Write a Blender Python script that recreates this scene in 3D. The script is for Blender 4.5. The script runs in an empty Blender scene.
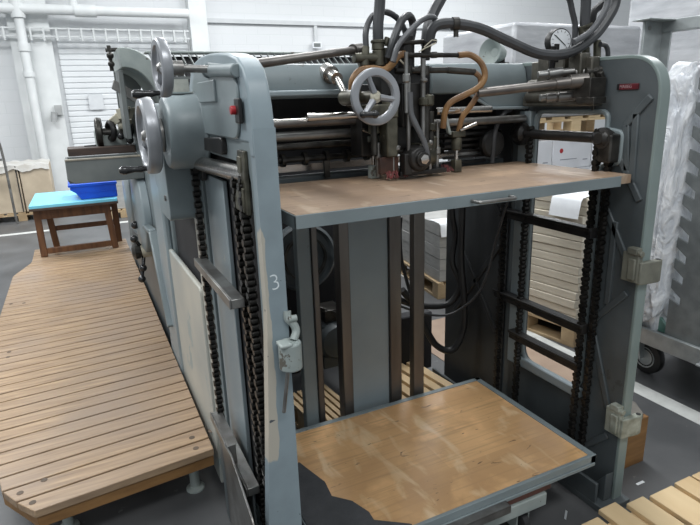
import bpy, bmesh, math, random
from mathutils import Vector, Matrix
random.seed(7)
S = bpy.context.scene
COL = S.collection
PI = math.pi

# ------------------------------------------------------------------ materials
def nt(name):
    m = bpy.data.materials.new(name); m.use_nodes = True
    t = m.node_tree; b = t.nodes['Principled BSDF']
    return m, t, b

def rgb(c): return (c[0], c[1], c[2], 1)

def mat(name, c, c2=None, rough=.5, metal=0., scale=8., stretch=(1, 1, 1), lo=.35, hi=.65, bump=0., bscale=None,
        chips=None, chip_lo=.62, chip_scale=5., rvar=0., coat=0., alpha=1., detail=5.):
    m, t, b = nt(name); N = t.nodes; L = t.links
    tc = N.new('ShaderNodeTexCoord'); mp = N.new('ShaderNodeMapping'); mp.inputs['Scale'].default_value = stretch
    L.new(tc.outputs['Object'], mp.inputs['Vector'])
    no = N.new('ShaderNodeTexNoise'); no.inputs['Scale'].default_value = scale; no.inputs['Detail'].default_value = detail
    L.new(mp.outputs['Vector'], no.inputs['Vector'])
    r = N.new('ShaderNodeValToRGB'); r.color_ramp.elements[0].position = lo; r.color_ramp.elements[1].position = hi
    r.color_ramp.elements[0].color = rgb(c); r.color_ramp.elements[1].color = rgb(c2 or tuple(x*.8 for x in c))
    L.new(no.outputs['Fac'], r.inputs['Fac'])
    out = r.outputs['Color']
    if chips:
        n2 = N.new('ShaderNodeTexNoise'); n2.inputs['Scale'].default_value = chip_scale; n2.inputs['Detail'].default_value = 8
        n2.inputs['Roughness'].default_value = .65
        L.new(tc.outputs['Object'], n2.inputs['Vector'])
        r2 = N.new('ShaderNodeValToRGB'); r2.color_ramp.elements[0].position = chip_lo; r2.color_ramp.elements[1].position = chip_lo+.02
        L.new(n2.outputs['Fac'], r2.inputs['Fac'])
        mx = N.new('ShaderNodeMix'); mx.data_type = 'RGBA'
        L.new(r2.outputs['Color'], mx.inputs['Factor']); L.new(out, mx.inputs['A']); mx.inputs['B'].default_value = rgb(chips)
        out = mx.outputs['Result']
    L.new(out, b.inputs['Base Color'])
    b.inputs['Roughness'].default_value = rough; b.inputs['Metallic'].default_value = metal
    b.inputs['Coat Weight'].default_value = coat; b.inputs['Alpha'].default_value = alpha
    if rvar:
        mr = N.new('ShaderNodeMapRange'); mr.inputs['To Min'].default_value = max(.05, rough-rvar); mr.inputs['To Max'].default_value = rough+rvar
        L.new(no.outputs['Fac'], mr.inputs['Value']); L.new(mr.outputs['Result'], b.inputs['Roughness'])
    if bump:
        bp = N.new('ShaderNodeBump'); bp.inputs['Strength'].default_value = bump; bp.inputs['Distance'].default_value = .01
        if bscale:
            n3 = N.new('ShaderNodeTexNoise'); n3.inputs['Scale'].default_value = bscale; n3.inputs['Detail'].default_value = 4
            L.new(mp.outputs['Vector'], n3.inputs['Vector']); L.new(n3.outputs['Fac'], bp.inputs['Height'])
        else: L.new(no.outputs['Fac'], bp.inputs['Height'])
        L.new(bp.outputs['Normal'], b.inputs['Normal'])
    return m

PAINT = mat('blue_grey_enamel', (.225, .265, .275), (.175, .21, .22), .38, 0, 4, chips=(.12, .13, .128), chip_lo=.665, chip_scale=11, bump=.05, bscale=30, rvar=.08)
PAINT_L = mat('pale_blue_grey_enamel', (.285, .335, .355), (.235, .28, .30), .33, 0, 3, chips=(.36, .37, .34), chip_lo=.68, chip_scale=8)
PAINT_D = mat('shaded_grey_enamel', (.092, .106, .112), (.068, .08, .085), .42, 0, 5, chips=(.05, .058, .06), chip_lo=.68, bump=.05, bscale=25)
PAINT_W = mat('worn_pale_enamel', (.50, .49, .43), (.36, .38, .36), .38, 0, 2.2, chips=(.30, .36, .36), chip_lo=.60)
PAINT_G = mat('greenish_grey_enamel', (.36, .40, .38), (.27, .31, .30), .45, 0, 8, chips=(.12, .11, .09), chip_lo=.62, chip_scale=14)
OLIVE = mat('oily_olive_metal', (.145, .138, .105), (.05, .047, .036), .38, .55, 18, bump=.15)
GUN = mat('oily_gun_metal', (.085, .08, .072), (.028, .027, .025), .35, .65, 20, bump=.15)
BLACK = mat('black_oily_metal', (.016, .016, .017), (.03, .028, .026), .4, .3, 12, bump=.1)
VOIDP = mat('shade_dark_panel', (.020, .022, .024), (.040, .043, .045), .5, 0, 3)  # near-black colour carries the shade on the right frame's rear part
VOID = mat('shaded_machine_interior', (.010, .010, .012), (.018, .018, .02), .8, 0, 6)  # near-black colour stands in for the shade inside the machine
CHROME = mat('bright_ground_steel', (.62, .60, .57), (.42, .40, .38), .24, 1, 10, (.4, 8, 8))
STEEL = mat('dull_steel', (.33, .33, .32), (.19, .18, .17), .38, .85, 12, bump=.08)
BROWNSTEEL = mat('browned_steel', (.20, .185, .17), (.12, .108, .10), .36, .7, 10, (1, 1, .15))
ALU = mat('grey_handwheel_aluminium', (.40, .41, .43), (.30, .31, .33), .34, .55, 9)
GALV = mat('galvanised_steel', (.42, .45, .45), (.32, .345, .35), .42, .5, 16, bump=.06, detail=8)
CREAM = mat('cream_hub_enamel', (.58, .55, .44), (.46, .43, .34), .45, 0, 12)
RUBBER = mat('dark_grey_hose_rubber', (.060, .062, .066), (.04, .042, .045), .42, 0, 12)
RUBBER_L = mat('grey_hose_rubber', (.125, .13, .138), (.09, .093, .10), .40, 0, 10)
BLACKR = mat('black_rubber', (.012, .012, .013), (.02, .02, .02), .5, 0, 10)
BROWNR = mat('brown_hose_rubber', (.30, .165, .065), (.19, .10, .045), .45, 0, 16)
KNOB = mat('black_bakelite', (.010, .010, .011), (.014, .014, .015), .22, 0, 5, coat=.4)
RED = mat('red_plastic', (.45, .02, .03), (.35, .02, .025), .4, 0, 5)
PLATE_RED = mat('nameplate_red', (.13, .012, .02), (.085, .01, .015), .4, .1, 40)
WHITE_INK = mat('pale_lettering', (.36, .22, .23), (.3, .18, .19), .5, 0, 20)
CHALK = mat('white_chalk', (.75, .8, .82), (.55, .62, .65), .9, 0, 60)
PINE = mat('pale_pine', (.68, .52, .31), (.56, .40, .22), .55, 0, 6, (1, .25, 3), bump=.08)
PINE_OLD = mat('weathered_pine', (.46, .34, .20), (.34, .24, .135), .6, 0, 7, (1, 1, 1), bump=.1)
BLOCKW = mat('orange_stained_wood', (.31, .165, .06), (.20, .10, .035), .5, 0, 5, (1, 1, 5), bump=.06)
TEAK = mat('brown_stool_wood', (.17, .075, .032), (.10, .043, .02), .42, 0, 6, (6, 6, .8))
CYAN = mat('pale_blue_laminate', (.19, .62, .80), (.24, .66, .82), .3, 0, 3)
BLUE = mat('bright_blue_plastic', (.006, .09, .62), (.004, .06, .48), .38, 0, 6)
PAPER = mat('white_paper', (.78, .80, .82), (.70, .72, .75), .7, 0, 10)
GREYPACK = mat('grey_wrapped_paper', (.40, .40, .385), (.32, .32, .31), .6, 0, 8, (1, 1, 4))
BEIGEPACK = mat('beige_cardboard_wrap', (.55, .46, .34), (.46, .38, .28), .6, 0, 5)
BUNDLE = mat('beige_paper_bundle', (.60, .55, .455), (.50, .455, .37), .6, 0, 6, (1, 1, 6))
WHITEBOX = mat('white_carton', (.74, .75, .79), (.66, .67, .70), .55, 0, 4)
CARD = mat('brown_cardboard', (.37, .27, .20), (.30, .215, .16), .7, 0, 5)
MATGREY = mat('dark_grey_mat', (.042, .045, .050), (.062, .065, .07), .75, 0, 12, bump=.3, bscale=90)
SLATE = mat('grey_box_panel', (.17, .185, .18), (.125, .14, .14), .48, 0, 6, chips=(.25, .25, .22), chip_lo=.68)
DARKWOOD = mat('dark_brown_board', (.085, .055, .042), (.05, .034, .028), .5, 0, 8, (1, 5, 5))
INK = mat('grey_print', (.28, .29, .33), (.3, .31, .35), .7, 0, 8)
WHITEPAINT = mat('white_pipe_paint', (.72, .74, .74), (.66, .68, .68), .5, 0, 4)

def film_mat():
    m, t, b = nt('clear_stretch_film'); N = t.nodes; L = t.links
    tc = N.new('ShaderNodeTexCoord'); mp = N.new('ShaderNodeMapping'); mp.inputs['Scale'].default_value = (1, 1, .45); mp.inputs['Rotation'].default_value = (.5, .3, 0)
    L.new(tc.outputs['Object'], mp.inputs['Vector'])
    n = N.new('ShaderNodeTexNoise'); n.inputs['Scale'].default_value = 9; n.inputs['Detail'].default_value = 10; n.inputs['Distortion'].default_value = 2.6
    L.new(mp.outputs['Vector'], n.inputs['Vector'])
    r = N.new('ShaderNodeValToRGB'); r.color_ramp.elements[0].position = .36; r.color_ramp.elements[1].position = .66
    r.color_ramp.elements[0].color = (.72, .75, .80, 1); r.color_ramp.elements[1].color = (.96, .97, .99, 1)
    L.new(n.outputs['Fac'], r.inputs['Fac']); L.new(r.outputs['Color'], b.inputs['Base Color'])
    bp = N.new('ShaderNodeBump'); bp.inputs['Strength'].default_value = .8; bp.inputs['Distance'].default_value = .04
    L.new(n.outputs['Fac'], bp.inputs['Height']); L.new(bp.outputs['Normal'], b.inputs['Normal'])
    b.inputs['Roughness'].default_value = .22; b.inputs['Alpha'].default_value = .93
    return m
FILM = film_mat()
WRAP = mat('stretch_wrapped_load', (.50, .51, .53), (.37, .38, .40), .25, 0, 4, (.6, .6, 2.2), bump=.7, bscale=7, detail=9)

def board_mat(name, base, dark, pale, coat, rough, seed):
    m, t, b = nt(name); N = t.nodes; L = t.links
    tc = N.new('ShaderNodeTexCoord')
    def noise(sc, st, det=6, dist=0., off=0.):
        mp = N.new('ShaderNodeMapping'); mp.inputs['Scale'].default_value = st; mp.inputs['Location'].default_value = (seed+off, off, 0)
        L.new(tc.outputs['Object'], mp.inputs['Vector'])
        n = N.new('ShaderNodeTexNoise'); n.inputs['Scale'].default_value = sc; n.inputs['Detail'].default_value = det; n.inputs['Distortion'].default_value = dist
        L.new(mp.outputs['Vector'], n.inputs['Vector']); return n.outputs['Fac']
    def ramp(s, lo, hi):
        r = N.new('ShaderNodeMapRange'); r.inputs['From Min'].default_value = lo; r.inputs['From Max'].default_value = hi; L.new(s, r.inputs['Value']); return r.outputs['Result']
    def mix(f, a, bb):
        x = N.new('ShaderNodeMix'); x.data_type = 'RGBA'; L.new(f, x.inputs['Factor'])
        for k, v in (('A', a), ('B', bb)):
            if isinstance(v, tuple): x.inputs[k].default_value = rgb(v)
            else: L.new(v, x.inputs[k])
        return x.outputs['Result']
    c = mix(ramp(noise(3.2, (1, 1.4, 1), 8, .5), .36, .64), base, dark)
    c = mix(ramp(noise(9, (1, .8, 1), 8, .3, 5.), .52, .70), c, tuple(x*1.22 for x in base))
    c = mix(ramp(noise(5, (.6, 14, 1), 8, .4, 3.), .50, .72), c, tuple(x*.72 for x in base))
    br = N.new('ShaderNodeTexBrick'); br.inputs['Scale'].default_value = 1.; br.inputs['Brick Width'].default_value = .55; br.inputs['Row Height'].default_value = .16
    br.inputs['Mortar Size'].default_value = .0; br.inputs['Color1'].default_value = (.0, .0, .0, 1); br.inputs['Color2'].default_value = (1, 1, 1, 1)
    L.new(tc.outputs['Object'], br.inputs['Vector'])
    mm = N.new('ShaderNodeMath'); mm.operation = 'MULTIPLY'; mm.inputs[1].default_value = .5; L.new(br.outputs['Color'], mm.inputs[0])
    c = mix(mm.outputs[0], c, tuple(x*.8 for x in dark))
    pf = N.new('ShaderNodeMath'); pf.operation = 'MULTIPLY'; pf.inputs[1].default_value = .6; L.new(ramp(noise(4.5, (2.8, .8, 1), 10, .6, 7.), .57, .68), pf.inputs[0])
    c = mix(pf.outputs[0], c, pale)
    c = mix(ramp(noise(9, (1.2, 3., 1), 10, 1.2, 11.), .67, .71), c, tuple(x*.35 for x in dark))
    L.new(c, b.inputs['Base Color']); b.inputs['Roughness'].default_value = rough; b.inputs['Coat Weight'].default_value = coat; b.inputs['Coat Roughness'].default_value = .18
    bp = N.new('ShaderNodeBump'); bp.inputs['Strength'].default_value = .12; bp.inputs['Distance'].default_value = .005
    L.new(noise(14, (.5, 4, 1), 6), bp.inputs['Height']); L.new(bp.outputs['Normal'], b.inputs['Normal'])
    return m
BOARD_UP = board_mat('worn_plywood_top', (.42, .29, .19), (.30, .21, .15), (.56, .45, .34), .1, .5, 3.)
BOARD_LO = board_mat('varnished_plywood_top', (.70, .425, .20), (.54, .315, .145), (.80, .62, .39), .5, .34, 9.)

def deck_mat():
    m, t, b = nt('worn_deck_plank'); N = t.nodes; L = t.links
    tc = N.new('ShaderNodeTexCoord')
    mp = N.new('ShaderNodeMapping'); mp.inputs['Scale'].default_value = (1.2, 16, 8); L.new(tc.outputs['Object'], mp.inputs['Vector'])
    n = N.new('ShaderNodeTexNoise'); n.inputs['Scale'].default_value = 3; n.inputs['Detail'].default_value = 8; n.inputs['Distortion'].default_value = .3; L.new(mp.outputs['Vector'], n.inputs['Vector'])
    r = N.new('ShaderNodeValToRGB'); e = r.color_ramp.elements; e[0].position = .3; e[0].color = (.47, .325, .195, 1); e[1].position = .75; e[1].color = (.20, .125, .072, 1)
    L.new(n.outputs['Fac'], r.inputs['Fac'])
    n2 = N.new('ShaderNodeTexNoise'); n2.inputs['Scale'].default_value = 2.2; n2.inputs['Detail'].default_value = 5; L.new(tc.outputs['Object'], n2.inputs['Vector'])
    r2 = N.new('ShaderNodeMapRange'); r2.inputs['From Min'].default_value = .42; r2.inputs['From Max'].default_value = .75; L.new(n2.outputs['Fac'], r2.inputs['Value'])
    x = N.new('ShaderNodeMix'); x.data_type = 'RGBA'; L.new(r2.outputs['Result'], x.inputs['Factor']); L.new(r.outputs['Color'], x.inputs['A']); x.inputs['B'].default_value = (.30, .22, .16, 1)
    L.new(x.outputs['Result'], b.inputs['Base Color']); b.inputs['Roughness'].default_value = .42
    bp = N.new('ShaderNodeBump'); bp.inputs['Strength'].default_value = .15; bp.inputs['Distance'].default_value = .004; L.new(n.outputs['Fac'], bp.inputs['Height']); L.new(bp.outputs['Normal'], b.inputs['Normal'])
    return m
DECK = deck_mat()

def column_mat():
    # blue-grey enamel, rubbed to the pale primer along the left edge of the column between knee and chest height
    m, t, b = nt('rubbed_column_enamel'); N = t.nodes; L = t.links
    tc = N.new('ShaderNodeTexCoord'); sp = N.new('ShaderNodeSeparateXYZ'); L.new(tc.outputs['Object'], sp.inputs[0])
    n = N.new('ShaderNodeTexNoise'); n.inputs['Scale'].default_value = 9; n.inputs['Detail'].default_value = 8; L.new(tc.outputs['Object'], n.inputs['Vector'])
    def mr(s, a, bb, c=0., d=1.):
        q = N.new('ShaderNodeMapRange'); q.inputs['From Min'].default_value = a; q.inputs['From Max'].default_value = bb
        q.inputs['To Min'].default_value = c; q.inputs['To Max'].default_value = d; L.new(s, q.inputs['Value']); return q.outputs['Result']
    def op(o, a, bb):
        q = N.new('ShaderNodeMath'); q.operation = o
        for i, v in enumerate((a, bb)):
            if isinstance(v, float): q.inputs[i].default_value = v
            else: L.new(v, q.inputs[i])
        return q.outputs[0]
    zz = op('MULTIPLY', mr(sp.outputs['Z'], .62, .72), mr(sp.outputs['Z'], 1.45, 1.30))
    xx = mr(sp.outputs['X'], -.002, .022, 1., 0.)       # local x: 0 at the column's left edge
    f = op('ADD', op('MULTIPLY', zz, xx), op('MULTIPLY', n.outputs['Fac'], 1.1))
    f = mr(f, 1.10, 1.16)
    n2 = N.new('ShaderNodeTexNoise'); n2.inputs['Scale'].default_value = 45; n2.inputs['Detail'].default_value = 3; L.new(tc.outputs['Object'], n2.inputs['Vector'])
    g = mr(n2.outputs['Fac'], .715, .73)
    a = N.new('ShaderNodeMix'); a.data_type = 'RGBA'; L.new(mr(n.outputs['Fac'], .35, .7), a.inputs['Factor']); a.inputs['A'].default_value = (.265, .325, .355, 1); a.inputs['B'].default_value = (.22, .27, .295, 1)
    c = N.new('ShaderNodeMix'); c.data_type = 'RGBA'; L.new(f, c.inputs['Factor']); L.new(a.outputs['Result'], c.inputs['A']); c.inputs['B'].default_value = (.46, .43, .365, 1)
    d = N.new('ShaderNodeMix'); d.data_type = 'RGBA'; L.new(g, d.inputs['Factor']); L.new(c.outputs['Result'], d.inputs['A']); d.inputs['B'].default_value = (.08, .09, .10, 1)
    L.new(d.outputs['Result'], b.inputs['Base Color']); b.inputs['Roughness'].default_value = .34
    return m
COLUMN = column_mat()
COLUMN2 = mat('shoulder_enamel', (.265, .325, .355), (.22, .27, .295), .34, 0, 9, lo=.35, hi=.7, chips=(.09, .10, .105), chip_lo=.73, chip_scale=40)

def wall_mat():
    m, t, b = nt('white_painted_brick'); N = t.nodes; L = t.links
    tc = N.new('ShaderNodeTexCoord'); mp = N.new('ShaderNodeMapping'); mp.inputs['Rotation'].default_value = (PI/2, 0, 0); L.new(tc.outputs['Object'], mp.inputs['Vector'])
    br = N.new('ShaderNodeTexBrick'); br.inputs['Scale'].default_value = 1; br.inputs['Brick Width'].default_value = .5; br.inputs['Row Height'].default_value = .2; br.inputs['Mortar Size'].default_value = .008
    br.inputs['Color1'].default_value = (.665, .68, .69, 1); br.inputs['Color2'].default_value = (.645, .66, .675, 1); br.inputs['Mortar'].default_value = (.63, .65, .66, 1)
    L.new(mp.outputs['Vector'], br.inputs['Vector']); L.new(br.outputs['Color'], b.inputs['Base Color']); b.inputs['Roughness'].default_value = .6
    bp = N.new('ShaderNodeBump'); bp.inputs['Strength'].default_value = .3; bp.inputs['Distance'].default_value = .01; bp.invert = True
    L.new(br.outputs['Fac'], bp.inputs['Height']); L.new(bp.outputs['Normal'], b.inputs['Normal'])
    return m
WALL = wall_mat()
FLOOR = mat('dark_grey_concrete', (.070, .072, .075), (.115, .117, .12), .42, 0, 2.2, chips=(.17, .17, .17), chip_lo=.66, chip_scale=14, bump=.06, bscale=20, rvar=.12, detail=8)
LINE = mat('worn_white_floor_paint', (.62, .63, .61), (.50, .51, .49), .5, 0, 9, chips=(.2, .2, .2), chip_lo=.64, chip_scale=12)

# ------------------------------------------------------------------ geometry helpers
def woff(o):
    v = Vector((0, 0, 0))
    while o: v += o.location; o = o.parent
    return v

def rnd(pts, r, n=6):
    """round the corners of a closed 2D polygon; r is one radius or a list"""
    out = []; k = len(pts); rr = r if isinstance(r, (list, tuple)) else [r]*k
    for i in range(k):
        p = Vector(pts[i]); a = Vector(pts[i-1])-p; b = Vector(pts[(i+1) % k])-p
        if rr[i] <= 0: out.append(tuple(p)); continue
        ang = a.angle(b); d = min(rr[i]/max(math.tan(ang/2), 1e-3), a.length*.49, b.length*.49)
        s, e = p+a.normalized()*d, p+b.normalized()*d
        for j in range(n+1):
            q = j/n; out.append(tuple((1-q)**2*s+2*q*(1-q)*p+q*q*e))
    return out

def cr(pts, n=8):
    """Catmull-Rom through 3D points"""
    P3 = [Vector(p) for p in pts]; P3 = [2*P3[0]-P3[1]]+P3+[2*P3[-1]-P3[-2]]; out = []
    for i in range(1, len(P3)-2):
        a, b, c, d = P3[i-1:i+3]
        for j in range(n):
            t = j/n; out.append(.5*((2*b)+(c-a)*t+(2*a-5*b+4*c-d)*t*t+(3*b-a-3*c+d)*t**3))
    out.append(P3[-2]); return out

class MB:
    def __init__(s): s.bm = bmesh.new()
    def box(s, x0, x1, y0, y1, z0, z1):
        v = [s.bm.verts.new((x, y, z)) for x in (x0, x1) for y in (y0, y1) for z in (z0, z1)]
        for f in ((0, 1, 3, 2), (4, 6, 7, 5), (0, 4, 5, 1), (2, 3, 7, 6), (0, 2, 6, 4), (1, 5, 7, 3)): s.bm.faces.new([v[i] for i in f])
        return s
    def obox(s, p0, p1, w, h, up=(0, 0, 1)):
        """bar of width w and height h from p0 to p1"""
        p0, p1 = Vector(p0), Vector(p1); d = (p1-p0).normalized(); u = Vector(up)
        if abs(d.dot(u)) > .98: u = Vector((0, 1, 0))
        sd = d.cross(u).normalized(); u = sd.cross(d)
        v = [s.bm.verts.new(p+sd*a*w/2+u*b*h/2) for p in (p0, p1) for a in (-1, 1) for b in (-1, 1)]
        for f in ((0, 1, 3, 2), (4, 6, 7, 5), (0, 4, 5, 1), (2, 3, 7, 6), (0, 2, 6, 4), (1, 5, 7, 3)): s.bm.faces.new([v[i] for i in f])
        return s
    def prism(s, pts, axis, a0, a1, holes=()):
        """extrude a 2D polygon (with holes) along an axis; 2D = the other two axes in order"""
        def to3(p, a):
            q = list(p); q.insert('xyz'.index(axis), a); return q
        ed = []
        for loop in (pts,)+tuple(holes):
            vs = [s.bm.verts.new(to3(p, a0)) for p in loop]
            ed += [s.bm.edges.new((vs[i], vs[(i+1) % len(vs)])) for i in range(len(vs))]
        if holes:
            g = bmesh.ops.triangle_fill(s.bm, use_beauty=True, edges=ed)['geom']; fs = [f for f in g if isinstance(f, bmesh.types.BMFace)]
        else: fs = [s.bm.faces.new(vs)]
        r = bmesh.ops.extrude_face_region(s.bm, geom=fs)['geom']
        d = [0, 0, 0]; d['xyz'.index(axis)] = a1-a0
        bmesh.ops.translate(s.bm, vec=d, verts=[v for v in r if isinstance(v, bmesh.types.BMVert)])
        return s
    def tube(s, pts, r, n=10, cap=True):
        P3 = [Vector(p) for p in pts]; m = len(P3); R = r if isinstance(r, (list, tuple)) else [r]*m
        t0 = (P3[1]-P3[0]).normalized(); u = t0.orthogonal().normalized(); rings = []
        for i, p in enumerate(P3):
            t = (P3[min(i+1, m-1)]-P3[max(i-1, 0)]).normalized()
            u = (u-t*u.dot(t)).normalized(); w = t.cross(u)
            rings.append([s.bm.verts.new(p+(u*math.cos(2*PI*k/n)+w*math.sin(2*PI*k/n))*R[i]) for k in range(n)])
        for a, b in zip(rings, rings[1:]):
            for k in range(n): s.bm.faces.new((a[k], a[(k+1) % n], b[(k+1) % n], b[k]))
        if cap: s.bm.faces.new(rings[0][::-1]); s.bm.faces.new(rings[-1])
        return s
    def cyl(s, p0, p1, r, r2=None, n=18): return s.tube([p0, p1], [r, r if r2 is None else r2], n)
    def hose(s, pts, r, n=10, k=8): return s.tube(cr(pts, k), r, n)
    def lathe(s, o, ax, prof, n=24, closed=False):
        """profile of (radius, height) turned about axis ax through o"""
        o, ax = Vector(o), Vector(ax).normalized(); u = ax.orthogonal().normalized(); w = ax.cross(u); rings = []
        for r, h in prof:
            rings.append([s.bm.verts.new(o+ax*h+(u*math.cos(2*PI*k/n)+w*math.sin(2*PI*k/n))*max(r, 1e-4)) for k in range(n)])
        prs = list(zip(rings, rings[1:]))+([(rings[-1], rings[0])] if closed else [])
        for a, b in prs:
            for k in range(n): s.bm.faces.new((a[k], a[(k+1) % n], b[(k+1) % n], b[k]))
        if not closed: s.bm.faces.new(rings[0][::-1]); s.bm.faces.new(rings[-1])
        return s
    def torus(s, o, ax, R, r, n=36, m=10, flat=1.):
        return s.lathe(o, ax, [(R+r*math.cos(2*PI*j/m), flat*r*math.sin(2*PI*j/m)) for j in range(m)], n, True)
    def ball(s, o, r, n=14):
        return s.lathe(o, (0, 0, 1), [(r*math.sin(PI*j/8), -r*math.cos(PI*j/8)) for j in range(9)], n)
    def build(s, name, m, parent=None, bevel=0., seg=2, ang=35, local=False, origin=None):
        bm = s.bm
        off = Vector((0, 0, 0)) if local else (woff(parent) if parent else Vector((0, 0, 0)))
        o3 = Vector(origin) if origin else None
        if o3 is not None: off = off + (o3-off if not local else o3)
        bmesh.ops.translate(bm, vec=-off, verts=bm.verts)
        bmesh.ops.recalc_face_normals(bm, faces=bm.faces)
        me = bpy.data.meshes.new(name); bm.to_mesh(me); bm.free()
        for p in me.polygons: p.use_smooth = True
        me.set_sharp_from_angle(angle=math.radians(ang))
        me.materials.append(m)
        o = bpy.data.objects.new(name, me); COL.objects.link(o)
        if parent: o.parent = parent
        if o3 is not None: o.location = o3-(woff(parent) if parent and not local else Vector((0, 0, 0)))
        if bevel:
            b = o.modifiers.new('bevel', 'BEVEL'); b.width = bevel; b.segments = seg; b.limit_method = 'ANGLE'; b.angle_limit = math.radians(40)
        return o

def tag(o, label, cat, group=None, kind=None):
    o['label'] = label; o['category'] = cat
    if group: o['group'] = group
    if kind: o['kind'] = kind
    return o
def thing(name, label, cat, loc=(0, 0, 0), rz=0., group=None):
    o = bpy.data.objects.new(name, None); COL.objects.link(o); o.location = loc; o.rotation_euler = (0, 0, rz)
    o.empty_display_size = .1
    return tag(o, label, cat, group)
def struct(o):
    o['kind'] = 'structure'; return o
def lab(o, label):
    o['label'] = label; return o
def dup(o, parent=None):
    c = o.copy(); COL.objects.link(c)
    if parent: c.parent = parent
    for ch in list(o.children): dup(ch, c)
    return c
def text(name, body, size, m, parent, matrix, extrude=.0006, offset=0.):
    cu = bpy.data.curves.new(name, 'FONT'); cu.body = body; cu.size = size; cu.extrude = extrude; cu.offset = offset; cu.align_x = 'CENTER'; cu.align_y = 'CENTER'
    tmp = bpy.data.objects.new(name+'_tmp', cu); COL.objects.link(tmp)
    dg = bpy.context.evaluated_depsgraph_get(); dg.update()
    me = bpy.data.meshes.new_from_object(tmp.evaluated_get(dg)); bpy.data.objects.remove(tmp)
    me.transform(matrix); me.transform(Matrix.Translation(-woff(parent)))
    me.materials.clear(); me.materials.append(m)
    o = bpy.data.objects.new(name, me); COL.objects.link(o); o.parent = parent
    return o
V = Vector

# ------------------------------------------------------------------ setting
m = MB(); m.box(-9, 20, -6, 14, -.1, 0); struct(m.build('floor', FLOOR))
m = MB(); m.box(-9, 20, 12, 12.2, 0, 6.5); struct(m.build('wall_back', WALL))
# white line along the machine's right side and one crossing the hall at the back
m = MB(); m.box(2.66, 2.77, -2, 8.8, 0, .002); struct(m.build('trim_1', LINE))
m = MB(); m.box(-9, 9, 8.82, 8.94, 0, .002); struct(m.build('trim_2', LINE))
# pilasters of the back wall
m = MB(); m.box(-.72, -.08, 11.8, 12, 0, 6.5); struct(m.build('trim_3', WHITEPAINT))
m = MB(); m.box(2.35, 2.68, 11.75, 12, 0, 6.5); struct(m.build('trim_4', WHITEPAINT))
# roller door
rd = MB()
for i in range(29): rd.prism([(11.985, i*.1), (11.965, i*.1+.02), (11.965, i*.1+.085), (11.985, i*.1+.0985)], 'x', 0.0, 2.3)
struct(rd.build('door_1', mat('white_roller_door', (.74, .76, .775), (.70, .72, .735), .5, 0, 2)))

# wall services
m = MB(); m.cyl((-4, 11.6, 3.28), (2.3, 11.6, 3.30), .085)
m.cyl((-.52, 11.62, 3.3), (-.52, 11.62, 0.02), .075); m.cyl((-.52, 11.62, 2.62), (-.52, 11.62, 2.75), .10); m.cyl((-.52, 11.62, 2.2), (-.52, 11.62, 2.28), .095); m.cyl((-.52, 11.62, 3.15), (-.52, 11.62, 3.45), .11)
m.cyl((.35, 11.6, 3.29), (.35, 11.6, 4.6), .07); m.cyl((.35, 11.6, 3.29), (.7, 11.6, 3.29), .105)
tag(m.build('water_pipe', WHITEPAINT), 'thick white painted pipe across the back wall with a branch down the left pilaster', 'pipe')
m = MB()
for dz in (0, .13): m.box(-4, 2.3, 11.68, 11.72, 2.86+dz, 2.885+dz)
for i in range(32): m.box(-4+i*.2, -3.97+i*.2, 11.66, 11.73, 2.80, 3.02)
tag(m.build('cable_tray', mat('grey_cable_tray', (.60, .62, .62), (.54, .56, .56), .5, .2, 8)), 'pale grey ladder cable tray under the white pipe on the back wall', 'cable tray')
m = MB(); m.box(2.70, 20, 11.93, 11.99, 3.2, 3.28); m.box(5.0, 5.07, 11.94, 11.99, 2.86, 3.2)
wc = m.build('wall_conduit', mat('pale_grey_conduit', (.56, .58, .59), (.52, .54, .55), .5, 0, 6)); tag(wc, 'pale conduit along the upper back wall dropping to a small socket', 'conduit')
m = MB(); m.box(4.93, 5.14, 11.9, 11.93, 2.74, 2.87); so = m.build('socket', PAPER, wc)
m = MB(); m.box(4.96, 5.11, 11.89, 11.9, 2.77, 2.84); m.build('socket_face', SLATE, so)
m = MB(); m.box(-1.35, -1.22, 11.93, 12, 1.85, 1.98); m.cyl((-1.28, 11.92, 1.92), (-1.28, 11.99, 1.92), .05)
tag(m.build('light_switch', mat('grey_switch', (.45, .46, .47), (.4, .41, .42), .5)), 'small grey switch on the wall left of the pilaster', 'switch')
m = MB(); m.cyl((-0.235, 11.700, 1.603), (-0.262, 11.700, 1.430), .05); m.box(-.22, -.10, 11.72, 11.8, 1.55, 1.72)
tag(m.build('pipe_valve', mat('grey_valve', (.42, .43, .43), (.36, .37, .37), .5, .3)), 'small grey valve at the right edge of the left pilaster', 'valve')
m = MB(); m.box(.37, .62, 11.92, 11.929, 1.62, 1.90)
tag(m.build('wall_notice', mat('pale_notice', (.66, .68, .70), (.60, .62, .64), .6)), 'plain pale paper notice on the white roller door', 'notice')

# ------------------------------------------------------------------ sheet feeder
FD = thing('sheet_feeder', 'blue-grey sheet feeder with two tall cast side frames, pile chains and suction head', 'machine', (1.1, 1.9, 0))

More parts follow.
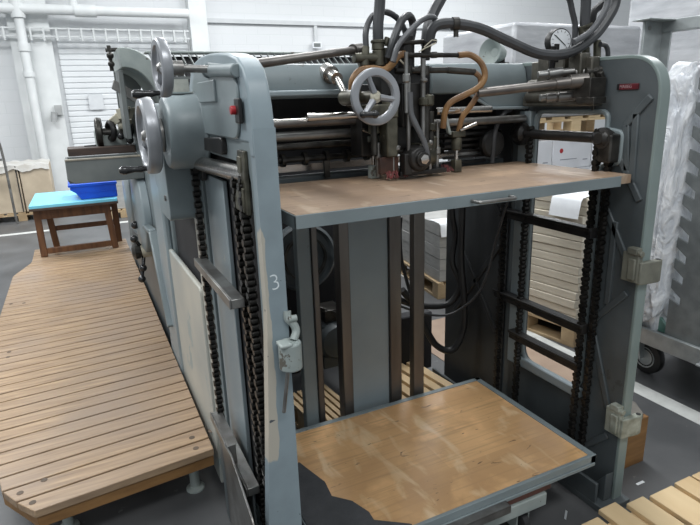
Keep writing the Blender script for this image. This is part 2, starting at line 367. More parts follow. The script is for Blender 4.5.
# left frame: cast plate with a window for the chains
out = [(1.335, 0), (2.12, 0), (2.12, 1.56), (1.335, 1.56)]
win = rnd([(1.385, .22), (2.02, .22), (2.02, 1.50), (1.385, 1.50)], .07)
m = MB(); m.prism(out, 'x', .388, .432, [win])
LF = m.build('left_side_frame', PAINT, FD, .003)
m = MB()
fl = [(.386, 1.592), (.442, 1.592), (.442, 0), (.325, 0), (.343, .48), (.366, .80), (.386, 1.12)]
m.prism(fl, 'y', 1.3242, 1.360)
cx = m.build('front_column', COLUMN, FD, .0, origin=(.386, 1.33, 0)); lab(cx, 'front face of the left frame with the enamel rubbed to pale primer')
hump = [(1.325, 1.52), (1.325, 1.60), (1.333, 1.645), (1.347, 1.69), (1.372, 1.73), (1.42, 1.757), (1.50, 1.773), (1.60, 1.783), (1.72, 1.790), (1.84, 1.790), (1.93, 1.780), (2.0, 1.755), (2.05, 1.715), (2.07, 1.66), (2.07, 1.555), (1.37, 1.555), (1.36, 1.52)]
m = MB(); m.prism(hump, 'x', .3845, .4415); m.build('frame_shoulder', COLUMN2, FD, .007, 3)
m = MB(); m.prism(rnd([(1.43, 1.56), (1.40, 1.70), (1.50, 1.747), (1.70, 1.765), (1.90, 1.76), (1.97, 1.70), (1.97, 1.56)], .06), 'x', .377, .386); m.build('shoulder_cover', PAINT, FD, .005)
# half sunk tube housing, shallow recess cover and stop button on the shoulder
m = MB(); m.cyl((.380, 1.70, 1.742), (.380, 1.40, 1.726), .017); m.cyl((.379, 1.71, 1.742), (.379, 1.695, 1.742), .021); m.box(.370, .386, 1.62, 1.84, 1.655, 1.715)
m.build('shaft_housing', PAINT, FD, .003)
q = V((0.370, 1.412, 1.634)); m = MB(); m.cyl((.378, q.y, q.z), (.358, q.y, q.z), .011); bt = m.build('stop_button', RED, FD, .002)
m = MB(); m.box(.370, .380, q.y-.035, q.y+.008, q.z-.032, q.z+.028); m.build('button_base', BLACK, bt, .003)
q = V((0.413, 1.324, 1.203))
text('chalk_mark', '3', .062, CHALK, FD, Matrix.Translation((q.x, 1.3242, q.z)) @ Matrix.Rotation(PI/2, 4, 'X') @ Matrix.Rotation(.15, 4, 'Z'), offset=-.0012)
m = MB(); m.prism([(.335, .10), (.432, .10), (.45, 0), (.30, 0)], 'y', 1.30, 1.40); m.build('foot', PAINT, FD, .004)

# gear housing bulging out of the left frame behind the window
m = MB()
m.lathe((.392, 1.95, 1.565), (-1, 0, 0), [(.128, 0), (.132, .003), (.132, .010), (.124, .014), (.120, .06), (.120, .105), (.110, .120), (.06, .124)], 40)
m.prism(rnd([(2.04, 1.25), (2.30, 1.25), (2.30, 1.56), (2.04, 1.56)], .04), 'x', .270, .392)
GH = m.build('gear_housing', PAINT, FD, .012, 3)
m = MB(); m.prism(rnd([(2.16, 1.30), (2.62, 1.30), (2.62, 1.66), (2.16, 1.66)], .06), 'x', .30, .43); m.build('housing_cover', PAINT, GH, .012, 3)
m = MB(); m.cyl((.284, 2.10, 1.33), (.264, 2.10, 1.33), .010); m.build('bolt', STEEL, GH)
m = MB(); m.lathe((.268, 1.97, 1.557), (-1, 0, 0), [(.055, 0), (.055, .02), (.04, .03)], 24); m.build('wheel_boss', STEEL, GH, .003)
m = MB(); m.box(.285, .372, 1.985, 1.992, 1.69, 1.732); m.box(.285, .372, 1.92, 1.99, 1.686, 1.691)
for i in range(8): m.cyl((.300+(i%4)*.019, 1.986, 1.702+.018*(i//4)), (.300+(i%4)*.019, 1.983, 1.702+.018*(i//4)), .004, n=8)
lab(m.build('scale_plate', PAINT_W, GH), 'pale perforated plate')

def handwheel(name, c, ax, R, r, mtl, spokes, hubm, a0=0., label=None, flat=1.):
    h = r*flat; A = V(ax).normalized(); c = V(c)
    prof = [(R-2*r+.3*r, -h), (R-.5*r, -h), (R-.12*r, -.75*h), (R, -.3*h), (R, .3*h), (R-.12*r, .75*h), (R-.5*r, h), (R-1.7*r, h), (R-2*r, .5*h), (R-2*r, -.6*h)]
    m = MB(); m.lathe(c, A, prof, 48, True); w = m.build(name, mtl, FD)
    u = A.orthogonal().normalized(); ww = A.cross(u)
    m = MB(); m.lathe(c-A*h*1.1, A, [(R*.22, 0), (R*.22, h*1.5), (R*.13, h*1.9), (R*.10, h*2.2)], 20); m.build('hub', hubm, w, .001)
    for k in range(spokes):
        a = a0+2*PI*k/spokes; d = u*math.cos(a)+ww*math.sin(a)
        m = MB(); m.tube([c+d*R*.15, c+d*R*.55, c+d*(R-1.5*r)], [R*.13, R*.105, R*.12], 8); m.build('spoke', mtl, w)
    if label: lab(w, label)
    return w
def grip(w, p, ax, L, r):
    A = V(ax).normalized(); m = MB()
    m.lathe(p, A, [(r*.5, 0), (r*.55, L*.15), (r*.8, L*.3), (r*.62, L*.5), (r*.95, L*.75), (r, L*.88), (r*.6, L)], 14)
    return m.build('crank_handle', KNOB, w)
# upper small wheel on its shaft, large wheel below
w = handwheel('handwheel', (.245, 1.66, 1.748), (-1, -.06, 0), .077, .011, ALU, 3, STEEL, .4, 'upper handwheel on a long shaft', 1.25)
grip(w, (0.230, 1.650, 1.683), (-1, 0, -.02), .072, .0125)
m = MB(); m.cyl((.245, 1.66, 1.748), (.382, 1.66, 1.744), .0105); m.cyl((.258, 1.66, 1.748), (.300, 1.66, 1.747), .020); m.build('wheel_shaft', STEEL, w)
w = handwheel('handwheel', (.224, 1.97, 1.557), (-1, -.03, 0), .123, .016, ALU, 3, STEEL, .1, 'large handwheel on the gear housing', 1.35)
grip(w, (0.213, 1.955, 1.454), (-1, 0, .0), .095, .0145)
m = MB(); m.cyl((.22, 1.97, 1.557), (.262, 1.97, 1.557), .03); m.build('wheel_shaft', PAINT, w)

# chains: rollers and link plates alternate along a straight run
def chain(x, y, z0, z1, s=.0150, along='y'):
    m = MB(); n = int((z1-z0)/(s*1.25))
    for i in range(n):
        z = z0+(i+.5)*(z1-z0)/n; w = s*.82 if i % 2 else s*.55
        a, b = s*.60, (s*.78 if i % 2 else s*.72)
        for sd in (-1, 1):
            m.tube([(x+sd*w-.0012, y, z), (x+sd*w+.0012, y, z)], b, 8)
        m.tube([(x-s*.62, y, z), (x+s*.62, y, z)], a*1.05, 8)
    return m.build('chain', GUN2, FD, ang=60)
GUN2 = mat('greased_chain', (.045, .042, .038), (.018, .017, .016), .36, .6, 30)
for y in (1.955,): chain(.355, y, .15, 1.46)
for y in (1.43, 1.50): chain(.378, y, .10, 1.47)
for y in (1.97,): chain(1.725, y, .15, 1.34)
for y in (1.845, 1.495): chain(1.735, y, .12, 1.52)
chain(1.76, 1.46, .12, 1.50)
# plates and shafts in the left window
m = MB(); m.box(.395, .41, 1.735, 2.0, .10, 1.42); m.build('chain_guard', PAINT_L, FD, .003)
m = MB(); m.box(.415, .43, 1.37, 2.04, .10, 1.54); lab(m.build('shade_plate', VOID, FD), 'black plate standing for the shaded interior behind the chains')  # black sheet paints the shade seen through the chain window
m = MB(); m.cyl((.362, 1.97, 1.462), (.396, 1.42, 1.470), .024); m.build('sprocket_shaft', CHROME, FD)
for yy in (1.975,):
    m = MB(); m.lathe((.335, yy, 1.475), (1, 0, 0), [(.03, 0), (.03, .012), (.05, .015), (.05, .03), (.03, .033), (.03, .06)], 18); m.build('sprocket', GUN, FD)
m = MB(); m.prism(rnd([(1.92, 1.40), (2.03, 1.40), (2.03, 1.54), (1.60, 1.56), (1.60, 1.51), (1.92, 1.51)], .02), 'x', .372, .389); m.build('bearing_bracket', BLACK, FD, .003)
m = MB(); m.box(.376, .388, 1.395, 1.455, 1.37, 1.535); m.prism([(1.41, 1.375), (1.50, 1.375), (1.50, 1.40), (1.46, 1.44), (1.41, 1.44)], 'x', .370, .380); m.box(.372, .386, 1.42, 1.45, 1.45, 1.52)
lab(m.build('latch_bracket', OLIVE, FD, .003), 'olive latch at the top of the left frame')
# carrier rails between the chains
for z, x in ((1.128, .355), (.512, .350)):
    m = MB(); m.box(x-.028, x+.01, 1.462, 1.965, z-.028, z); m.box(x-.034, x-.028, 1.462, 1.965, z-.028, z+.002)
    m.build('carrier_rail', STEEL, FD, .002)
# bent sheet guards at the floor
m = MB(); m.prism(rnd([(1.24, .03), (1.62, .03), (1.62, .60), (1.50, .62), (1.30, .54), (1.24, .47)], [0, 0, .05, .03, .05, .05]), 'x', .288, .294)
m.box(.288, .33, 1.61, 1.618, .03, .58); lab(m.build('sheet_guard', STEEL, FD, .001), 'bent sheet guard near the floor')
m = MB(); m.box(.337, .343, 1.47, 1.95, .05, .485); m.build('chain_cover', PAINT_D, FD, .001)

# pale worn guard panel, post and knob cluster behind the left frame
m = MB(); m.prism(rnd([(2.16, .04), (3.30, .04), (3.30, .90), (3.18, .93), (2.16, .95)], [0, 0, .1, .15, .03], 8), 'x', .362, .385)
lab(m.build('guard_panel', PAINT_W, FD, .008, 3), 'large pale guard panel with worn enamel behind the left frame')
m = MB(); m.box(.372, .40, 2.06, 2.16, .05, 1.36); m.build('rear_post', PAINT_W, FD, .004)
m = MB(); m.box(.40, .43, 2.14, 2.9, .05, 1.6); m.build('void_shade_plate', VOID, FD)  # black plate stands for the shaded opening behind the left frame

# right frame
out = rnd([(1.312, 0), (2.50, 0), (2.50, 1.782), (1.312, 1.762)], [0, 0, .05, .13], 10)
wpts = rnd([(1.515, .43), (1.865, .43), (1.865, 1.578), (1.50, 1.578), (1.50, 1.515), (1.43, 1.505), (1.43, 1.40), (1.515, 1.38)], [.06, .07, .05, .05, .01, .02, .02, .02])
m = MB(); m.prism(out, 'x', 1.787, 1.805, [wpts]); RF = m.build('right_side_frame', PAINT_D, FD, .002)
o2 = rnd([(1.30, 0), (1.30, 1.768), (2.50, 1.788), (2.50, 1.77)], [0, .15, 0, 0], 12); i2 = rnd([(2.50, 1.77), (1.313, 1.755), (1.313, 0)], [0, .132, 0], 12)
m = MB(); m.prism(o2[:-1]+i2, 'x', 1.786, 1.834)
lab(m.build('edge_flange', mat('grey_green_edge_enamel', (.225, .275, .265), (.18, .225, .215), .36, 0, 4), FD, .003), 'pale flange around the edge of the right frame')
m = MB(); m.box(1.778, 1.787, 2.0, 2.49, .03, 1.60); lab(m.build('rear_shade_panel', VOIDP, RF, .002), 'rear part of the right frame with its shade put into a dark colour')  # overlay plate, shade of the frame's rear painted in its colour
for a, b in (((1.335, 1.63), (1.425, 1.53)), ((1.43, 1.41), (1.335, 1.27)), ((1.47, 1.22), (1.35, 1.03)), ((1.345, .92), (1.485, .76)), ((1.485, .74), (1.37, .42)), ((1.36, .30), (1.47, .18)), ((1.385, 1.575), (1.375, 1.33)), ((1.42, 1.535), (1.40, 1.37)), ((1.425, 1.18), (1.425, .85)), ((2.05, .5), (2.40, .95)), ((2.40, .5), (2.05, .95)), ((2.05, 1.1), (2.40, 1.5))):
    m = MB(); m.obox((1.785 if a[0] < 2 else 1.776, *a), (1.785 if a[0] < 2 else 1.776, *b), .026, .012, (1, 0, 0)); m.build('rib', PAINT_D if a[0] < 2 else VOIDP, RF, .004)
m = MB(); e = rnd([(1.515, .43), (1.865, .43), (1.865, 1.578), (1.50, 1.578), (1.50, 1.515), (1.43, 1.505), (1.43, 1.40), (1.515, 1.38)], [.06, .07, .05, .05, .01, .02, .02, .02])
m.tube([(1.783, *p) for p in e]+[(1.783, *e[0]), (1.783, *e[1])], .010, 8, False); m.build('window_lip', PAINT, RF)
m = MB(); m.box(1.758, 1.79, 1.872, 1.94, .40, 1.58); m.build('chain_post', PAINT_L, FD, .004)
m = MB(); m.prism(rnd([(1.50, .40), (1.92, .40), (1.92, .445), (1.50, .445)], .01), 'x', 1.76, 1.79); m.build('window_sill_ledge', PAINT_L, RF, .006)
for z, yy0, yy1 in ((1.150, 1.48, 1.99), (.752, 1.48, 2.02), (.582, 1.49, 1.90)):
    m = MB(); m.box(1.725, 1.757, yy0, yy1, z-.042, z); m.box(1.715, 1.725, yy0, yy1, z-.012, z); m.build('carrier_rail', BLACK, FD, .002)
m = MB(); m.cyl((1.74, 1.45, 1.487), (1.74, 1.95, 1.487), .020); m.build('sprocket_shaft', BLACK, FD)
for yy, k in ((1.475, .66), (1.90, .85)):
    m = MB(); m.lathe((1.71, yy, 1.487), (1, 0, 0), [(.03*k, 0), (.035*k, .012), (.058*k, .016), (.058*k, .036), (.035*k, .04), (.04*k, .07)], 18)
    m.lathe((1.74, yy-.03, 1.487), (0, 1, 0), [(.03*k, 0), (.046*k, .012), (.046*k, .05), (.03*k, .07)], 16); m.build('sprocket', BLACK, FD)
m = MB(); m.prism(rnd([(1.432, 1.40), (1.49, 1.40), (1.50, 1.44), (1.49, 1.51), (1.432, 1.50)], .008), 'x', 1.728, 1.785); m.build('bearing_block', GUN, FD, .006)
m = MB(); m.box(1.70, 1.85, 1.27, 2.5, 0, .03); m.box(1.70, 1.715, 1.32, 2.5, .03, .12); m.prism([(1.31, .03), (1.40, .03), (1.31, .16)], 'x', 1.74, 1.785)
for yy in (1.36, 1.42): m.cyl((1.745, yy, .03), (1.745, yy, .045), .016, n=6)
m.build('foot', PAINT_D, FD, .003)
# nameplate
m = MB(); m.box(1.781, 1.7865, *(sorted(((1.785, 1.470, 1.667)[1], (1.785, 1.387, 1.665)[1]))), 1.654, 1.674)
npl = m.build('nameplate', PLATE_RED, FD, .001)
m = MB(); m.box(1.780, 1.781, 1.464, 1.473, 1.654, 1.674); m.build('nameplate_end', BLACK, npl)
text('nameplate_lettering', 'MABEG', .0155, WHITE_INK, npl, Matrix.Translation((1.7805, 1.437, 1.664)) @ Matrix.Rotation(-PI/2, 4, 'Z') @ Matrix.Rotation(PI/2, 4, 'X'), offset=.0002)

# gate brackets on the columns
def bracket(z, m1, label):
    m = MB(); m.box(1.760, 1.784, 1.292, 1.36, z-.06, z+.05); m.box(1.752, 1.762, 1.30, 1.33, z-.05, z+.03)
    b = m.build('gate_bracket', m1, FD, .004)
    m = MB(); pr = rnd([(1.765, 1.283), (1.85, 1.272), (1.875, 1.278), (1.873, 1.297), (1.85, 1.301), (1.765, 1.301)], [.0, .015, .015, .01, .01, 0])
    m.prism(pr, 'z', z-.065, z+.02); m.build('bracket_arm', m1, b, .004)
    m = MB(); m.cyl((1.77, 1.285, z+.05), (1.77, 1.34, z+.05), .012); m.box(1.755, 1.785, 1.30, 1.34, z+.045, z+.07); m.build('bracket_pin', m1, b, .003)
    m = MB(); m.cyl((1.858, 1.287, z+.018), (1.858, 1.287, z+.0215), .009); m.build('pin_hole', BLACK, b)
    return lab(b, label)
OLIVE_L = mat('pale_olive_enamel', (.215, .215, .175), (.14, .14, .115), .45, .1, 14)
bracket(1.035, OLIVE_L, 'upper olive bracket on the right column')
bracket(.395, mat('chipped_bracket_enamel', (.38, .40, .35), (.20, .21, .17), .5, .1, 22), 'lower pale bracket on the right column')
m = MB(); m.cyl((.432, 1.296, .968), (.432, 1.296, 1.045), .031); m.box(.398, .432, 1.266, 1.31, 1.040, 1.051)
b = lab(m.build('gate_bracket', PAINT_G, FD, .005, 3), 'pale round bracket on the left column')
m = MB(); m.hose([(.445, 1.30, 1.045), (.457, 1.31, 1.065), (.452, 1.315, 1.085), (.440, 1.32, 1.10), (.440, 1.325, 1.12)], .011); m.cyl((.438, 1.31, 1.102), (.460, 1.31, 1.102), .009); m.build('hook', PAINT_G, b)
m = MB(); m.cyl((.425, 1.298, .975), (.405, 1.302, .84), .005); m.build('hanging_rod', STEEL, b)

# cross beam, bars and feed rollers
m = MB()
m.prism([(1.93, 1.690), (1.945, 1.75), (1.965, 1.778), (2.10, 1.778), (2.10, 1.66), (1.94, 1.66)], 'x', .43, 1.06)
m.prism([(1.93, 1.690), (1.945, 1.75), (1.965, 1.778), (2.10, 1.778), (2.10, 1.66), (1.94, 1.66)], 'x', 1.30, 1.787)
m.prism(rnd([(1.50, 1.66), (1.787, 1.66), (1.787, 1.59), (1.60, 1.59)], [0, 0, 0, .03]), 'y', 1.925, 1.95)
BM = m.build('cross_beam', PAINT, FD, .006)
m = MB(); m.box(.43, 1.06, 1.915, 1.94, 1.667, 1.688); m.build('beam_lip', PAINT_L, BM, .006)
m = MB(); m.obox((1.47, 1.915, 1.655), (1.58, 1.915, 1.598), .012, .012); m.obox((1.58, 1.915, 1.598), (1.78, 1.915, 1.594), .012, .012); m.build('beam_lip', PAINT_L, BM, .003)
m = MB(); m.box(.435, 1.78, 2.12, 2.16, 1.43, 1.70); m.box(1.05, 1.31, 1.95, 2.1, 1.60, 1.765); lab(m.build('shade_plate', VOID, FD), 'black plate standing for the shaded void below the cross beam')  # black plate and box paint the shade under the beam and behind the head
for x0, x1, y, z, r, mt in ((.72, 1.05, 1.82, 1.597, .013, CHROME), (.435, 1.05, 1.88, 1.577, .014, BROWNSTEEL), (.60, 1.0, 1.88, 1.583, .012, CHROME), (.435, 1.05, 1.95, 1.530, .017, STEEL), (.435, 1.75, 2.05, 1.485, .014, GUN), (1.24, 1.50, 1.82, 1.598, .013, CHROME), (1.22, 1.75, 1.90, 1.55, .016, STEEL)):
    m = MB(); m.cyl((x0, y, z), (x1, y, z), r); m.cyl((x0+.002, y, z), (x0+.03, y, z), r*1.12); m.build('cross_bar', mt, FD)
m = MB(); m.cyl((.435, 2.06, 1.435), (1.75, 2.06, 1.435), .012)
for i in range(13): m.cyl((.52+i*.09, 2.06, 1.435), (.535+i*.09, 2.06, 1.435), .026, n=14)
m.build('feed_roller', GUN, FD)
m = MB(); m.box(.44, 1.75, 2.02, 2.10, 1.352, 1.372); m.box(.44, 1.75, 2.00, 2.02, 1.33, 1.35); m.build('feed_ledge', PAINT_D, FD, .002)
m = MB(); m.box(.46, 1.72, 2.09, 2.112, 1.385, 1.412); lab(m.build('feed_strip', CHROME, FD), 'bright strip below the feed rollers')
for x in (.63, .86, 1.33): 
    m = MB(); m.box(x-.012, x+.012, 1.985, 2.0, 1.365, 1.43); m.build('front_stop', GUN, FD, .002)
for i in range(7):
    m = MB(); m.box(1.40, 1.62, 1.985, 2.0, 1.37+i*.024, 1.38+i*.024); m.build('spring_coil', BLACK, FD)
m = MB(); m.lathe((1.62, 1.96, 1.45), (0, -1, 0), [(.06, 0), (.06, .02), (.052, .03), (.02, .032)], 24); m.build('belt_pulley', BLACK, FD)
m = MB(); m.hose([(1.70, 1.93, 1.59), (1.66, 1.93, 1.57), (1.62, 1.93, 1.50), (1.61, 1.93, 1.37)], .010); m.build('hose', RUBBER, FD)
# rod from left frame up to the head
m = MB(); m.cyl((.447, 1.46, 1.745), (.93, 1.84, 1.815), .0125); m.cyl((.90, 1.82, 1.811), (.95, 1.855, 1.818), .02); m.build('brace_rod', BROWNSTEEL, FD)
# cardan shaft to the wheel
m = MB(); m.cyl((0.861, 1.920, 1.737), (0.859, 1.960, 1.749), .032); m.cyl((0.856, 1.860, 1.721), (0.861, 1.920, 1.737), .022); m.cyl((0.856, 1.860, 1.721), (0.851, 1.760, 1.646), .011); m.cyl((0.846, 1.770, 1.662), (0.854, 1.750, 1.636), .017)
m.build('drive_shaft', CHROME, FD)

# pillars and pile guides hanging behind the boards
def pil(x0, x1, y0, y1, z0, z1, mt, nm): 
    m = MB(); m.box(x0, x1, y0, y1, z0, z1); return m.build(nm, mt, FD, .004)
lab(pil(.972, 1.166, 2.065, 2.09, .16, 1.36, PAINT_L, 'centre_pillar'), 'wide blue-grey centre pillar')
pil(.925, .972, 2.05, 2.11, .16, 1.36, BROWNSTEEL, 'pillar_edge'); pil(1.166, 1.225, 2.05, 2.11, .16, 1.36, BROWNSTEEL, 'pillar_edge')
pil(1.278, 1.335, 2.03, 2.07, .12, 1.36, BROWNSTEEL, 'guide_post'); pil(.742, .803, 2.06, 2.10, .12, 1.36, PAINT, 'guide_post'); pil(.803, .83, 2.05, 2.10, .12, 1.36, BROWNSTEEL, 'guide_post')

# ---- suction head
m = MB()
m.box(1.045, 1.18, 1.80, 1.90, 1.47, 1.735); m.box(.93, 1.04, 1.83, 1.92, 1.45, 1.70); m.box(1.06, 1.14, 1.76, 1.80, 1.55, 1.70)
m.box(1.09, 1.135, 1.80, 1.88, 1.73, 1.83); m.box(.99, 1.06, 1.79, 1.86, 1.66, 1.76); m.cyl((1.112, 1.83, 1.735), (1.112, 1.83, 1.86), .035)
SH = lab(m.build('suction_head', BLACK, FD, .004), 'black suction head over the upper board')
m = MB(); m.box(.90, 1.03, 1.735, 1.775, 1.585, 1.632); m.box(.985, 1.03, 1.74, 1.80, 1.45, 1.60); m.build('head_bracket', OLIVE, SH, .005)
m = MB()
for x, y, w, z0, z1 in ((1.00, 1.77, .010, 1.40, 1.58), (1.02, 1.76, .006, 1.39, 1.60), (1.06, 1.735, .007, 1.60, 1.80), (1.135, 1.745, .009, 1.50, 1.78), (.975, 1.79, .009, 1.38, 1.50), (1.235, 1.80, .008, 1.38, 1.56), (1.17, 1.75, .007, 1.38, 1.50), (1.075, 1.745, .008, 1.45, 1.72), (1.155, 1.755, .012, 1.42, 1.66), (1.19, 1.78, .014, 1.40, 1.60), (1.215, 1.81, .011, 1.39, 1.52), (.955, 1.78, .012, 1.46, 1.60)):
    m = MB(); m.cyl((x, y, z0), (x, y, z1), w); m.build('guide_rod', STEEL if w < .0095 else GUN, SH)
m = MB()
for x, y, z, r, h in ((1.00, 1.765, 1.50, .018, .03), (1.19, 1.775, 1.53, .022, .03), (1.205, 1.80, 1.46, .025, .05), (.96, 1.79, 1.53, .02, .05), (1.155, 1.76, 1.47, .02, .025), (1.18, 1.79, 1.41, .02, .03), (1.02, 1.755, 1.55, .012, .02), (1.06, 1.735, 1.70, .014, .03), (1.135, 1.74, 1.62, .018, .03), (1.135, 1.74, 1.70, .014, .015), (.975, 1.79, 1.44, .014, .02), (1.235, 1.80, 1.44, .014, .03), (1.17, 1.75, 1.48, .012, .02), (1.03, 1.75, 1.47, .013, .02), (1.0, 1.76, 1.62, .02, .04), (1.16, 1.75, 1.62, .022, .04)):
    m = MB(); m.lathe((x, y, z), (0, 0, 1), [(r*.7, 0), (r, .005), (r, h-.005), (r*.7, h)], 12); m.build('collar', OLIVE if r > .015 else STEEL, SH)
m = MB(); m.hose([(1.072, 1.730, 1.669), (1.076, 1.730, 1.602), (1.090, 1.720, 1.558), (1.118, 1.710, 1.498), (1.131, 1.710, 1.441), (1.108, 1.720, 1.406), (1.070, 1.740, 1.400)], .010); m.build('hose', RUBBER_L, SH)
# motor
m = MB(); m.lathe((1.105, 1.745, 1.440), (0, -1, 0), [(.046, -.02), (.046, .03), (.040, .04), (.028, .042), (.026, .055)], 26); MO = m.build('motor', BLACK, SH, .002)
m = MB(); m.lathe((1.105, 1.69, 1.440), (0, -1, 0), [(.018, 0), (.018, .008), (.010, .010)], 6); m.build('motor_nut', CHROME, MO)
m = MB(); m.lathe((1.125, 1.765, 1.440), (.9, .25, 0), [(.042, 0), (.042, .06), (.034, .07)], 22); m.box(1.12, 1.18, 1.74, 1.80, 1.47, 1.49); m.build('motor_body', OLIVE, MO, .002)
m = MB(); m.box(1.04, 1.24, 1.74, 1.80, 1.378, 1.395); m.box(1.045, 1.075, 1.72, 1.76, 1.385, 1.46); m.build('head_foot', BLACK, SH, .003)
# brushes
def brush(c, w):
    m = MB()
    for i in range(26):
        x = c[0]+random.uniform(-w, w); y = c[1]+random.uniform(-.012, .012)
        m.cyl((x, y, c[2]+random.uniform(.015, .03)), (x+random.uniform(-.012, .012), y-.008, c[2]+random.uniform(0, .008)), .0016, n=4)
    m.build('brush', mat('red_bristles', (.22, .05, .05), (.14, .04, .04), .7), SH)
brush((1.02, 1.75, 1.374), .04); brush((1.255, 1.77, 1.374), .02)
m = MB(); m.box(.965, 1.04, 1.755, 1.775, 1.39, 1.45); m.build('brush_holder', mat('rusty_brush_holder', (.10, .045, .03), (.05, .03, .025), .6, .3, 20), SH, .003)
# suckers
def sucker(x, y, lev, mt):
    m = MB(); m.cyl((x, y, 1.40), (x, y, 1.47), .0075); sk = m.build('sucker', CHROME, SH)
    m = MB(); m.prism([(x-.017, 1.367), (x+.017, 1.367), (x+.015, 1.415), (x-.015, 1.415)], 'y', y-.016, y+.016); m.build('sucker_foot', mt, sk, .003)
    m = MB(); m.box(x-.03, x+.03, y-.018, y+.018, 1.50, 1.522); m.lathe((x, y, 1.45), (0, 0, 1), [(.016, 0), (.02, .005), (.02, .045), (.012, .055)], 14); m.build('sucker_block', mat('grey_green_block', (.19, .20, .18), (.12, .125, .11), .45, .4, 12) if x < 1.2 else OLIVE, sk, .003)
    m = MB(); m.cyl((x+lev[0], y-.02, 1.525+lev[1]), (x, y-.02, 1.525), .007, .005); m.build('sucker_lever', CHROME, sk)
sucker(.985, 1.845, (-.052, .022), PAINT_G); sucker(1.325, 1.80, (.075, .022), OLIVE)
m = MB(); m.cyl((0.984, 1.840, 1.584), (0.985, 1.845, 1.506), .010); m.build('hose', BROWNR, SH)
m = MB(); m.obox((1.264, 1.800, 1.595), (1.289, 1.800, 1.517), .016, .012); m.obox((1.289, 1.800, 1.517), (1.326, 1.800, 1.515), .012, .012); m.build('angle_lever', PAINT_G, SH, .002)
# valves and hoses on top of the head
m = MB()
m.cyl((0.894, 1.800, 1.785), (0.979, 1.800, 1.785), .017); m.cyl((0.932, 1.800, 1.759), (0.941, 1.800, 1.823), .018, .012); m.cyl((0.990, 1.800, 1.759), (0.987, 1.800, 1.811), .02); m.cyl((0.987, 1.800, 1.811), (0.988, 1.800, 1.840), .022); m.cyl((0.988, 1.800, 1.833), (0.988, 1.800, 1.843), .026)
m.cyl((1.024, 1.810, 1.766), (1.024, 1.810, 1.819), .014); m.cyl((1.015, 1.800, 1.827), (1.027, 1.800, 1.850), .012); m.cyl((0.927, 1.820, 1.773), (1.054, 1.820, 1.770), .02)
m.build('valve', OLIVE, SH, .002)
m = MB()
m.cyl((1.075, 1.800, 1.834), (1.225, 1.800, 1.843), .008); m.cyl((1.179, 1.800, 1.779), (1.187, 1.800, 1.846), .017); m.cyl((1.217, 1.800, 1.785), (1.217, 1.800, 1.806), .012); m.cyl((1.077, 1.790, 1.794), (1.317, 1.780, 1.794), .0085); m.cyl((1.048, 1.790, 1.742), (1.268, 1.790, 1.743), .0105)
m.cyl((1.268, 1.790, 1.743), (1.379, 1.770, 1.734), .012); m.cyl((1.168, 1.790, 1.727), (1.168, 1.790, 1.758), .02); m.cyl((1.101, 1.790, 1.728), (1.101, 1.790, 1.758), .016)
m.build('air_pipe', GUN, SH, .001)
m = MB(); m.tube([(1.121, 1.750, 1.801), (1.146, 1.750, 1.814), (1.184, 1.740, 1.830)], .0025, 6); m.tube([(1.142, 1.750, 1.817), (1.168, 1.740, 1.840), (1.188, 1.740, 1.837)], .002, 6); m.tube([(1.045, 1.750, 1.775), (1.069, 1.750, 1.755)], .003, 6)
m.build('wire_tie', CREAM, SH)
def hose(pts, r, mt): 
    m = MB(); m.hose(pts, r); return m.build('hose', mt, SH)
hose([(0.988, 1.800, 1.830), (0.989, 1.800, 1.891), (0.998, 1.800, 1.969), (1.004, 1.800, 2.090), (1.0, 1.82, 2.6), (1.02, 1.85, 3.6)], .0185, RUBBER)
hose([(0.941, 1.800, 1.817), (0.948, 1.810, 1.875), (0.986, 1.830, 1.923), (1.049, 1.850, 1.940), (1.107, 1.860, 1.917), (1.136, 1.860, 1.865), (1.134, 1.850, 1.775)], .0105, RUBBER)
hose([(1.015, 1.780, 1.784), (1.029, 1.770, 1.834), (1.067, 1.780, 1.900), (1.112, 1.800, 1.923), (1.141, 1.820, 1.893), (1.128, 1.820, 1.834), (1.105, 1.810, 1.779)], .0135, RUBBER)
hose([(1.011, 1.740, 1.768), (1.031, 1.740, 1.819), (1.079, 1.740, 1.867), (1.133, 1.750, 1.904), (1.187, 1.770, 1.918), (1.222, 1.790, 1.905)], .010, RUBBER_L)
hose([(1.209, 1.840, 1.830), (1.217, 1.840, 1.891), (1.249, 1.850, 1.947), (1.294, 1.860, 2.007), (1.381, 1.880, 2.132), (1.55, 1.95, 2.6), (1.6, 2.0, 3.6)], .020, RUBBER)
hose([(1.182, 1.780, 1.837), (1.187, 1.770, 1.875), (1.214, 1.760, 1.894), (1.276, 1.740, 1.894), (1.358, 1.710, 1.875), (1.461, 1.680, 1.831), (1.577, 1.650, 1.789), (1.684, 1.620, 1.790), (1.789, 1.610, 1.842), (1.851, 1.600, 1.911), (1.884, 1.600, 1.974), (1.888, 1.600, 2.091), (2.02, 1.62, 2.6), (2.0, 1.65, 3.6)], .0185, RUBBER)
m = MB(); m.cyl((1.254, 1.745, 1.894), (1.276, 1.740, 1.894), .0225); m.cyl((1.269, 1.742, 1.881), (1.270, 1.742, 1.851), .009); m.build('hose_clip', GUN, SH)
hose([(0.873, 1.780, 1.675), (0.873, 1.770, 1.713), (0.901, 1.770, 1.742), (0.946, 1.770, 1.748), (0.993, 1.770, 1.744), (1.025, 1.770, 1.763), (1.055, 1.780, 1.790), (1.085, 1.790, 1.798)], .0125, BROWNR)
hose([(1.308, 1.780, 1.794), (1.354, 1.770, 1.794), (1.390, 1.750, 1.765), (1.402, 1.740, 1.719), (1.376, 1.740, 1.680), (1.321, 1.750, 1.654), (1.267, 1.760, 1.630), (1.248, 1.770, 1.596), (1.247, 1.780, 1.538)], .0115, BROWNR)
